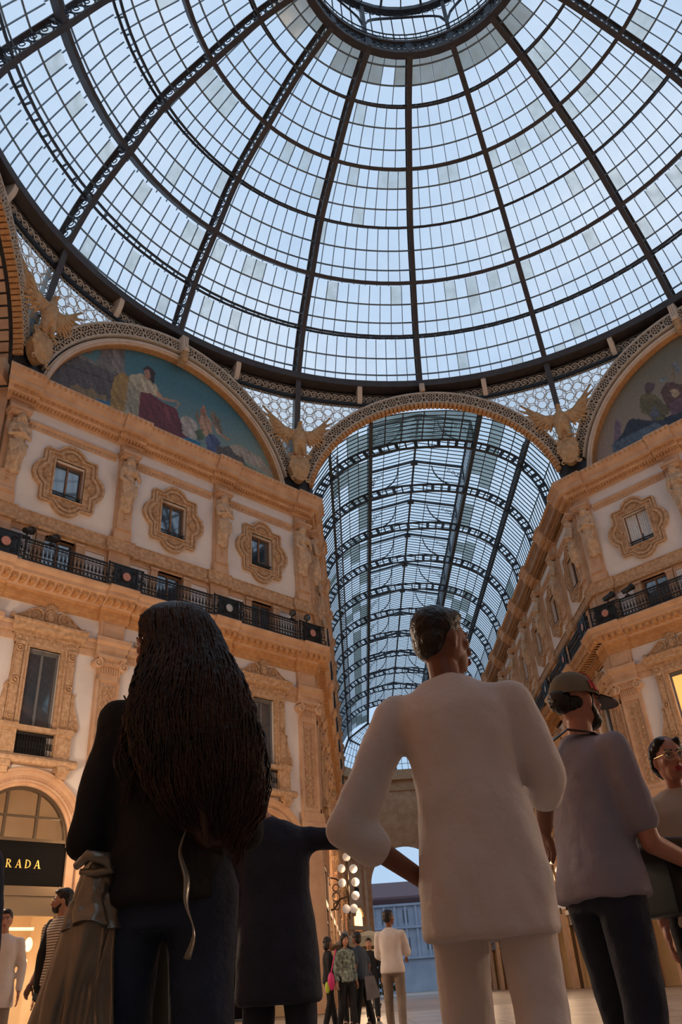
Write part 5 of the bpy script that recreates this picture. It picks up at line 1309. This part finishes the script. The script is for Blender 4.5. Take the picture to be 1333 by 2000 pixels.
    for s_ in (-1, 1):
        e, w = A_[s_]; capsule(a, nk-P(-s_*.03, 0, .035), S_[s_]-P(0, 0, .012), .050*k, .064*k); capsule(a, ch+P(s_*.06, 0, .06), S_[s_]-P(0, 0, .03), .085*k*f, .062*k)
        if sl == 'long': capsule(a, S_[s_], e, .066*k, .055*k); capsule(a, e, e.lerp(w, .93), .055*k, .040*k)
        elif sl == 'short': capsule(a, S_[s_], S_[s_].lerp(e, .74), .068*k, .070*k)
        elif sl == 'half': capsule(a, S_[s_], e, .072*k, .074*k); capsule(a, e, e.lerp(w, .3), .074*k, .066*k)
    ob('shirt' if sl != 'long' else 'top', smooth_mesh(a.mesh('shirt', tm), vox, 9, .6, wrinkle(.011 if vox < .013 else .005, 8., 4.5)), R_)
    # ---- trousers
    a = MB(); loft(a, [(0, 0, z*k, rx*k*f, ry*k*f) for z, rx, ry in ((.80, .15, .11), (.88, .165, .12), (.96, .160, .115), (1.03, .145, .105))])
    for s_ in (-1, 1):
        K, An = P(*Lg[s_][0]), P(*Lg[s_][1]); capsule(a, P(s_*hipx, 0, .90), K, .103*k, .078*k); capsule(a, K, An+P(0, 0, .02), .078*k, .066*k)
    ob('trousers', smooth_mesh(a.mesh('trousers', bottom), vox*1.1, 3, .5, wrinkle(.006)), R_)
    a = MB()
    for s_ in (-1, 1): An = P(*Lg[s_][1]); capsule(a, An+P(0, -.02, -.03), An+P(0, .14, -.045), .046*k, .036*k); a.ball(An+P(0, .05, -.07), (.045*k, .13*k, .018*k), 10, 6)
    ob('shoes', smooth_mesh(a.mesh('shoes', shoes), .014, 2), R_)
    # ---- hair
    a = MB()
    if hair == 'short':
        a.ball(h(0, -.022, .045), (.086*k, .098*k, .092*k), 14, 10, HR); a.ball(h(0, -.05, -.005), (.078*k, .062*k, .075*k), 12, 8, HR); a.ball(h(0, .03, .092), (.066*k, .06*k, .035*k), 10, 7, HR)
    elif hair == 'bob':
        a.ball(h(0, -.022, .04), (.095*k, .108*k, .098*k), 14, 10, HR); a.ball(h(0, -.05, -.05), (.10*k, .07*k, .11*k), 12, 8, HR)
        for s_ in (-1, 1): capsule(a, h(s_*.075, .0, .03), h(s_*.085, -.01, -.10), .03*k, .025*k)
    elif hair == 'tied':
        a.ball(h(0, -.025, .035), (.086*k, .10*k, .094*k), 14, 10, HR); a.ball(h(0, -.05, -.02), (.082*k, .062*k, .08*k), 12, 8, HR); a.ball(h(0, -.135, -.01), (.05*k, .05*k, .05*k), 10, 7, HR)
        for s_ in (-1, 1): capsule(a, h(s_*.05, .05, .09), h(s_*.082, -.01, .03), .02*k, .02*k, 8); capsule(a, h(s_*.082, -.01, .03), h(s_*.08, -.03, -.04), .02*k, .016*k, 8)
    elif hair == 'undercap':
        a.ball(h(0, -.05, -.015), (.078*k, .056*k, .05*k), 12, 8, HR)
        for s_ in (-1, 1): capsule(a, h(s_*.072, .02, .02), h(s_*.074, .015, -.03), .012*k, .01*k, 8)
    elif hair == 'fringe':
        a.ball(h(0, -.015, .045), (.092*k, .108*k, .095*k), 14, 10, HR); a.ball(h(0, -.05, -.02), (.086*k, .066*k, .095*k), 12, 8, HR); a.ball(h(0, .07, .06), (.06*k, .03*k, .035*k), 10, 7, HR)
    if a.v: ob('hair', smooth_mesh(a.mesh('hair', haircol), max(.010, vox*.7), 2, .4, wrinkle(.004, 30, 18)), R_)
    if beard:
        a = MB(); a.ball(h(0, .052, -.082), (.054*k, .048*k, .04*k), 12, 8, HR)
        for s_ in (-1, 1): capsule(a, h(s_*.035, .06, -.082), h(s_*.071, .01, -.03), .022*k, .012*k, 8); capsule(a, h(s_*.004, .104, -.051), h(s_*.028, .094, -.06), .007*k, .006*k, 6)
        ob('beard', smooth_mesh(a.mesh('beard', haircol), .008, 1, .4, wrinkle(.003, 50, 50)), R_)
    if face:
        for s_ in (-1, 1):
            a = MB(); a.ball(h(s_*.031, .080, .004), (.0135*k, .012*k, .0085*k), 10, 8, HR); e_ = a.build('eye', 'eye_white', R_, True)
            a = MB(); a.ball(h(s_*.031, .090, .004), (.0062*k, .004*k, .0066*k), 10, 8, HR); a.build('iris', 'brown_eye', e_, True)
            a = MB(); capsule(a, h(s_*.014, .098, .027), h(s_*.046, .085, .030), .0042*k, .003*k, 6); a.build('eyebrow', haircol, R_, True)
            a = MB(); capsule(a, h(s_*.018, .091, .012), h(s_*.044, .084, .010), .0024*k, .002*k, 6); a.build('eyelash', 'hair_black', R_, True)
        a = MB()
        for z, r in ((-.061, .0065), (-.072, .0085)): a.tube([h(-.024, .094, -.066), h(-.012, .1015, z), h(0, .1035, z+.001), h(.012, .1015, z), h(.024, .094, -.066)], [.002*k, r*k*.8, r*k, r*k*.8, .002*k], 8)
        a.build('lips', lips, R_, True)
    R_['k'] = k
    return R_, h, P, HR, A_, S_
def glasses(R_, h, HR, k, m='metal_gold'):
    a = MB()
    for s_ in (-1, 1):
        c = h(s_*.034, .104, -.002); a.tube([c+HR @ V((.030*k*cos(2*pi*i/18)*(1 if abs(cos(2*pi*i/18)) < .9 else .97), 0, .025*k*sin(2*pi*i/18))) for i in range(18)], .0018*k, 5, True)
        a.tube([h(s_*.064, .100, .004), h(s_*.082, .02, .006), h(s_*.082, -.02, -.002)], .0016*k, 5)
    a.tube([h(-.006, .108, .004), h(0, .112, .007), h(.006, .108, .004)], .0016*k, 5)
    g_ = a.build('spectacles', m, R_); 
    b = MB()
    for s_ in (-1, 1): c = h(s_*.034, .104, -.002); b.add([c+HR @ V((.029*k*cos(2*pi*i/16), 0, .024*k*sin(2*pi*i/16))) for i in range(16)], [list(range(16))])
    b.build('lens', 'clear_glass', g_)
# ---- woman with long dark hair, back to us
R1, h, P, HR, A_, S_ = person((-5.965, -15.0), radians(4), 1.67, 'woman in black seen from behind, long wavy dark hair down her back', top=('cloth_black', 'long'), bottom='denim', woman=True, vox=.011, hair='none',
    arms={-1: ((-.222, -.03, 1.03), (-.12, .2, 1.05)), 1: ((.225, -.02, 1.04), (.12, .22, 1.08))}, turn=radians(62), tilt=radians(-4), hem=.86, fat=.98, skin='skin_rose', lean=(.0, 0), hshift=(-.036, .01))
k = 1.67/1.75
HRG = [(.93, .150, -.15, .05, .03), (1.00, .140, -.15, .115, .05), (1.08, .120, -.148, .150, .062), (1.18, .095, -.140, .163, .070), (1.28, .066, -.130, .165, .076), (1.37, .056, -.115, .146, .082), (1.44, .046, -.088, .125, .085), (1.50, .034, -.062, .112, .09), (1.56, .014, -.042, .110, .100), (1.61, .0, -.028, .100, .100), (1.645, -.002, -.022, .068, .068), (1.662, -.002, -.02, .03, .03)]
def hring(z):
    z = max(HRG[0][0], min(HRG[-1][0]-.001, z))
    for p0, p1 in zip(HRG, HRG[1:]):
        if z <= p1[0]:
            f = (z-p0[0])/(p1[0]-p0[0]); return [p0[i]*(1-f)+p1[i]*f for i in range(5)]
a = MB(); loft(a, [(cx, cy, z, rx*.94, ry*.92) for z, cx, cy, rx, ry in HRG], 28)
ob('hair', smooth_mesh(a.mesh('hair', 'hair_brown'), .010, 4, .5, lambda co: .009*noise.noise(V((co.x*30, co.y*18, co.z*5)))+.004*noise.noise(V((co.x*70, co.y*40, co.z*8)))), R1)
a = MB(); rr = random.Random(3)
for i in range(900):
    ph0 = rr.uniform(-1.25, 1.25)*pi/2*1.15; end = rr.uniform(.93, 1.12)-.05*sin(ph0); n = 16; ph = rr.uniform(0, 6.3); wv = rr.uniform(.004, .014); fq = rr.uniform(2.5, 5.); sc = rr.uniform(.95, 1.05); pts = []
    for j in range(n):
        f = j/(n-1); z = 1.662-(1.662-end)*f**1.15; _, cx, cy, rx, ry = hring(z); e_ = .86; s0, c0 = sin(ph0), cos(ph0); g_ = min(1, f*2.5)
        x = cx+rx*sc*abs(s0)**e_*(1 if s0 > 0 else -1)+wv*g_*sin(fq*2*pi*f+ph); y = cy-ry*sc*abs(c0)**e_*(1 if c0 > 0 else -1)-.002+wv*.5*g_*cos(fq*2*pi*f+ph)
        pts.append((x, y, z))
    a.tube(pts, [.0040*(1-.7*(j/(n-1))**3) for j in range(n)], 4)
for i in range(26):                                          # lighter curls at the left shoulder
    x0 = -.13+.004*i+rr.uniform(-.012, .012); pts = []
    for j in range(12): f = j/11; pts.append(((x0+.022*sin(7*f+i*.5)+.01*f)*k, (-.09-.03*rr.random())*k, (1.42-.27*f-.02*(i % 3))*k))
    a.tube(pts, [.004*(1-.6*j/11) for j in range(12)], 4)
a.build('hair_strands', 'hair_brown', R1, True)
# satin jacket held over her left arm
J = empty('satin_jacket', (-6.13, -15.08, FZ+.35), 0, label='shiny olive satin jacket hanging from the long-haired woman at the left', cat='jacket')
def drape(cx0, z0, z1, x_shift, r0, r1, ry0, ry1, nf, seed, amp, power=.8):
    a = MB(); n, mm_ = 96, 40; vs = []
    for j in range(mm_):
        f = j/(mm_-1); z = z0+(z1-z0)*f; cx = cx0+x_shift*f; rx = r0+(r1-r0)*f**power; ry = ry0+(ry1-ry0)*f
        for i in range(n):
            t_ = 2*pi*i/n; ph = 1.6*noise.noise(V((cos(t_)*1.3, sin(t_)*1.3, f*1.8+seed)))*2
            fo = 1+amp*(.35+f)*(abs(sin(nf*t_/2+ph+seed))**.7-.5)+.05*noise.noise(V((cos(t_)*3, sin(t_)*3, f*9+seed)))
            vs.append((cx+rx*fo*cos(t_), ry*fo*sin(t_), z+.01*sin(3*t_)))
    a.add(vs, [(j*n+i, j*n+(i+1) % n, (j+1)*n+(i+1) % n, (j+1)*n+i) for j in range(mm_-1) for i in range(n)]+[list(range(n)), [(mm_-1)*n+i for i in range(n-1, -1, -1)]]); return a
drape(.005, .49, -.25, -.085, .060, .165, .05, .085, 7, 2.3, .38, 1.15).build('body_panel', 'satin_olive', J, True)
drape(.015, .575, .43, -.01, .042, .070, .045, .06, 5, 5.1, .25, 1.).build('folded_collar', 'satin_olive', J, True)
a = MB(); a.tube([(-.035, -.045, .565), (.0, -.07, .585), (.045, -.066, .575), (.055, -.05, .55), (.02, -.06, .545), (-.02, -.055, .55)], [.010, .014, .016, .012, .01, .008], 10); a.build('knot', 'satin_olive', J, True)
a = MB(); pts = []; rs = []
for i in range(40):
    f = i/39; pts.append((.235+.03*f+.012*sin(9*f)+.006*sin(23*f), -.06-.05*f+.01*cos(11*f), .80-.46*f)); rs.append(.003+.009*abs(sin(7*f+.4))**1.5*(.3+f))
a.tube(pts, rs, 10, flat=.5); a.build('hem_strap', 'satin_olive', J, True)
a = MB(); a.tube([(.0, -.09, .02), (.08, -.14, .05), (.16, -.16, .12), (.24, -.14, .20)], [.045, .04, .03, .018], 14, flat=.45); a.build('sleeve', 'satin_olive', J, True)
# ---- person in navy behind her
person((-5.86, -13.0), radians(0), 1.62, 'person in a dark navy jacket behind the long-haired woman, arm held out to the right', top=('cloth_navy', 'long'), bottom='cloth_navy', vox=.015, hair='short',
    arms={-1: ((-.26, .02, 1.15), (-.22, .12, .9)), 1: ((.37, -.02, 1.36), (.58, .05, 1.28))}, lean=(-.03, 0), hshift=(-.09, 0), fat=1.15, face=False, hem=.62)
# ---- man in the cream shirt striding past
R2_, h, P, HR, A_, S_ = person((-5.06, -14.5), radians(-14), 1.83, 'man in a loose cream shirt seen from behind, head turned right, elbow out', skin='skin_deep', top=('cloth_cream', 'half'), bottom='cloth_cream', vox=.012,
    arms={-1: ((-.40, -.06, 1.02), (-.19, .04, .86)), 1: ((.23, .10, 1.14), (.20, .34, 1.02))}, turn=radians(-48), lean=(-.03, .02), step=.2, fat=1.08, hem=.68)
# ---- man in cap
R3, h, P, HR, A_, S_ = person((-4.50, -13.8), radians(-68), 1.76, 'bearded man in an olive cap with red band and lilac-grey tee, facing right', skin='skin_rose', top=('cloth_lilac_grey', 'short'), bottom='cloth_navy', vox=.012, beard=True,
    arms={1: ((.20, .12, 1.02), (.16, .40, .92)), -1: ((-.24, .10, 1.08), (-.14, .36, 1.0))}, turn=radians(4), fat=1.08, lean=(0, .05), hair='undercap')
k = 1.76/1.75; a = MB(); prof = []
for j in range(13):
    an = pi/2*j/12; prof.append((an))
vs = []; n = 32
for j in range(14):
    an = pi/2*j/13; r = cos(an); z = sin(an)
    for i in range(n): t_ = 2*pi*i/n; vs.append(h(.096*r*cos(t_), -.014+.118*r*sin(t_), .020+.118*z**.95))
a.add(vs, [(j*n+i, j*n+(i+1) % n, (j+1)*n+(i+1) % n, (j+1)*n+i) for j in range(13) for i in range(n)])
cap_ = empty('cap', R3.matrix_basis @ V((0, 0, 0)), radians(-68), label='olive baseball cap with a red band and dark brim on the bearded man', cat='cap'); cap_.location = R3.location
a.build('crown', 'cap_olive', cap_, True)
a = MB(); vs = []; n = 16
for j in range(7):
    f = j/6
    for i in range(n+1):
        t_ = pi*(.12+.76*i/n); vs.append(h(.090*cos(t_)*(1-.05*f), .035+.05*f+(.062+.07*f)*sin(t_), .030-.030*f*sin(t_)-.012*(cos(t_)**2)))
base = len(vs); vs2 = [v+V((0, 0, -.006)) for v in vs]
q = n+1; a.add(vs+vs2, [(j*q+i, j*q+i+1, (j+1)*q+i+1, (j+1)*q+i) for j in range(6) for i in range(n)]+[(base+j*q+i, base+j*q+i+1, base+(j+1)*q+i+1, base+(j+1)*q+i) for j in range(6) for i in range(n)]+[(6*q+i, 6*q+i+1, base+6*q+i+1, base+6*q+i) for i in range(n)])
a.build('brim', 'cloth_grey', cap_, True)
a = MB(); vs = []; n = 30
for z in (.034, .045, .056, .067, .078):
    for i in range(n+1): t_ = radians(8)+radians(70)*i/n; r = cos(math.asin(min(1, ((z-.02)/.118)))); vs.append(h(.1005*r*cos(t_), -.014+.1225*r*sin(t_), z))
a.add(vs, [((n+1)*j+i, (n+1)*j+i+1, (n+1)*(j+1)+i+1, (n+1)*(j+1)+i) for j in range(4) for i in range(n)]); a.build('band', 'red_band', cap_, True)
a = MB(); a.tube([h(.094*cos(an), .030, .020+.119*sin(an)) for an in [pi/2*i/8*.95 for i in range(9)]], .0025, 5); a.build('seam', 'red_band', cap_, True)
a = MB(); a.ball(h(0, -.10, .0), (.062, .05, .055), 12, 9, HR); ob('hair_tuft', smooth_mesh(a.mesh('hair_tuft', 'hair_black'), .009, 1, .4, wrinkle(.006, 40, 40)), R3)
Bg = empty('crossbody_bag', R3.location, radians(-68), label='black crossbody bag with strap over the capped man\'s shoulder', cat='bag')
a = MB(); pts = [P(-.10, -.13, 1.30), P(-.03, -.12, 1.44), P(.07, -.06, 1.49), P(.11, .03, 1.47), P(.10, .13, 1.40), P(.06, .20, 1.28), P(.02, .24, 1.14), P(-.03, .26, 1.02)]
a.ribbon(pts, [(.3, -.6, .4), (.2, -.5, 1), (.3, -.2, 1), (.4, .2, 1), (.3, .8, .5), (.2, 1, .2), (.1, 1, .1), (0, 1, 0)], .05, .006); a.build('strap', 'leather_black', Bg)
a = MB(); a.box(-.14, .14, .24, .38, .78, 1.06); me_ = smooth_mesh(a.mesh('pouch', 'leather_black'), .012, 4); ob('pouch', me_, Bg); a = MB(); a.ball(P(.0, .262, 1.10), (.012, .006, .02), 8, 6); a.build('buckle', 'metal_gold', Bg)
# ---- woman with spectacles at the right edge
R4, h, P, HR, A_, S_ = person((-3.955, -13.4), radians(176), 1.55, 'woman with round spectacles and dark tied-back hair in a tan top, right edge', skin='skin_rose', top=('cloth_beige', 'short'), bottom='cloth_black', vox=.012, woman=True, hair='tied', lips='lip_red', turn=radians(6), fat=1.05)
glasses(R4, h, HR, 1.55/1.75)
# ---- people by the shop at the left
R5, h, P, HR, A_, S_ = person((-8.72, -7.6), radians(152), 1.78, 'bearded man with spectacles and striped short-sleeved tee under a dark vest, looking left', skin='skin_light', top=('striped_knit', 'short'), bottom='cloth_black', vox=.014, beard=True, turn=radians(-46), arms={1: ((.24, -.04, 1.12), (.22, .12, .88)), -1: ((-.24, -.04, 1.12), (-.2, .14, .9))})
glasses(R5, h, HR, 1.78/1.75); a = MB()
for s_ in (-1, 1): capsule(a, P(s_*.12, .02, 1.42), P(s_*.12, .10, 1.15), .06, .06); capsule(a, P(s_*.13, .09, 1.15), P(s_*.13, .08, .85), .065, .08); capsule(a, P(s_*.10, -.06, 1.40), P(s_*.10, -.09, .9), .06, .09)
ob('vest', smooth_mesh(a.mesh('vest', 'cloth_black'), .016, 3, .5, wrinkle(.006)), R5)
person((-9.86, -6.3), radians(190), 1.75, 'man in a light grey jacket at the left edge of the shop front', top=('cloth_white', 'long'), bottom='cloth_taupe', vox=.016, fat=1.1, hem=.7, turn=radians(8))
person((-11.3, -.3), radians(170), 1.66, 'dark-clothed passer-by between the striped man and the light grey jacket', top=('cloth_black', 'long'), bottom='cloth_black', vox=.022, hair='bob', face=False)
person((-7.44, -13.1), radians(10), 1.62, 'dark navy figure cut off by the left edge of the picture', top=('cloth_navy', 'long'), bottom='cloth_navy', vox=.016, face=False)
# ---- the group in the middle distance
person((-5.84, 1.28), radians(-150), 1.64, 'woman with dark bob and pale floral top in the middle group', woman=True, hair='bob', top=('cloth_floral', 'long'), bottom='cloth_black', vox=.018, lean=(0, .03), face=True)
person((-5.50, 1.62), radians(55), 1.68, 'person with short dark hair in a blue-grey tee, leaning towards the floral woman', hair='fringe', top=('cloth_bluegrey', 'short'), bottom='cloth_black', vox=.018, lean=(0, .07), skin='skin_deep')
person((-5.82, 2.6), radians(160), 1.76, 'grey-haired man standing behind the floral woman', hair='short', haircol='hair_grey', top=('cloth_black', 'long'), bottom='cloth_black', vox=.02)
person((-6.2, 1.9), radians(-80), 1.64, 'dark-haired person in black at the left of the middle group', hair='bob', top=('cloth_black', 'long'), bottom='cloth_black', vox=.02, face=False)
person((-5.30, 4.9), radians(175), 1.72, 'man in a black jacket farther back, between the group and the white tee', top=('cloth_black', 'long'), bottom='cloth_black', vox=.022)
person((-4.98, -1.9), radians(-12), 1.78, 'man in a loose white tee and grey-brown trousers, back to us, in the middle distance', skin='skin_deep', top=('cloth_white', 'half'), bottom='cloth_taupe', vox=.016, fat=1.08, hem=.82, turn=radians(-30), arms={1: ((.25, .08, 1.12), (.2, .3, 1.05)), -1: ((-.24, .1, 1.1), (-.1, .3, 1.02))})
Pb = empty('shoulder_bag', (-6.12, 1.0, FZ+.82), 0, label='bright pink and lime bag hanging beside the floral woman', cat='bag')
a = MB(); a.ball((0, 0, .0), (.07, .06, .16), 12, 9); a.build('pouch', 'pink_bag', Pb, True); a = MB(); a.ball((-.08, 0, -.1), (.05, .04, .10), 10, 8); a.build('pocket', 'lime_bag', Pb, True); a = MB(); a.tube([(0, 0, .12), (.06, 0, .35), (.12, .03, .55)], .012, 6); a.build('strap', 'pink_bag', Pb)
Tb = empty('tote_bag', (-5.32, 1.35, FZ+.45), 0, label='grey cloth tote hanging at the side of the blue-grey tee', cat='bag')
a = MB(); a.hexa([(-.12, -.05, 0), (.16, -.05, .05), (.16, .05, .05), (-.12, .05, 0), (-.14, -.03, .42), (.06, -.03, .42), (.06, .03, .42), (-.14, .03, .42)]); a.build('sack', 'cloth_grey', Tb); a = MB(); a.tube([(-.1, 0, .4), (-.08, 0, .7), (.02, 0, .4)], .01, 5); a.build('strap', 'cloth_grey', Tb)

# ------------------------------------------------------------------ lift the scene so that the floor is at z = 0
for o in list(bpy.data.objects):
    if o.parent is None: o.location.z += EYE
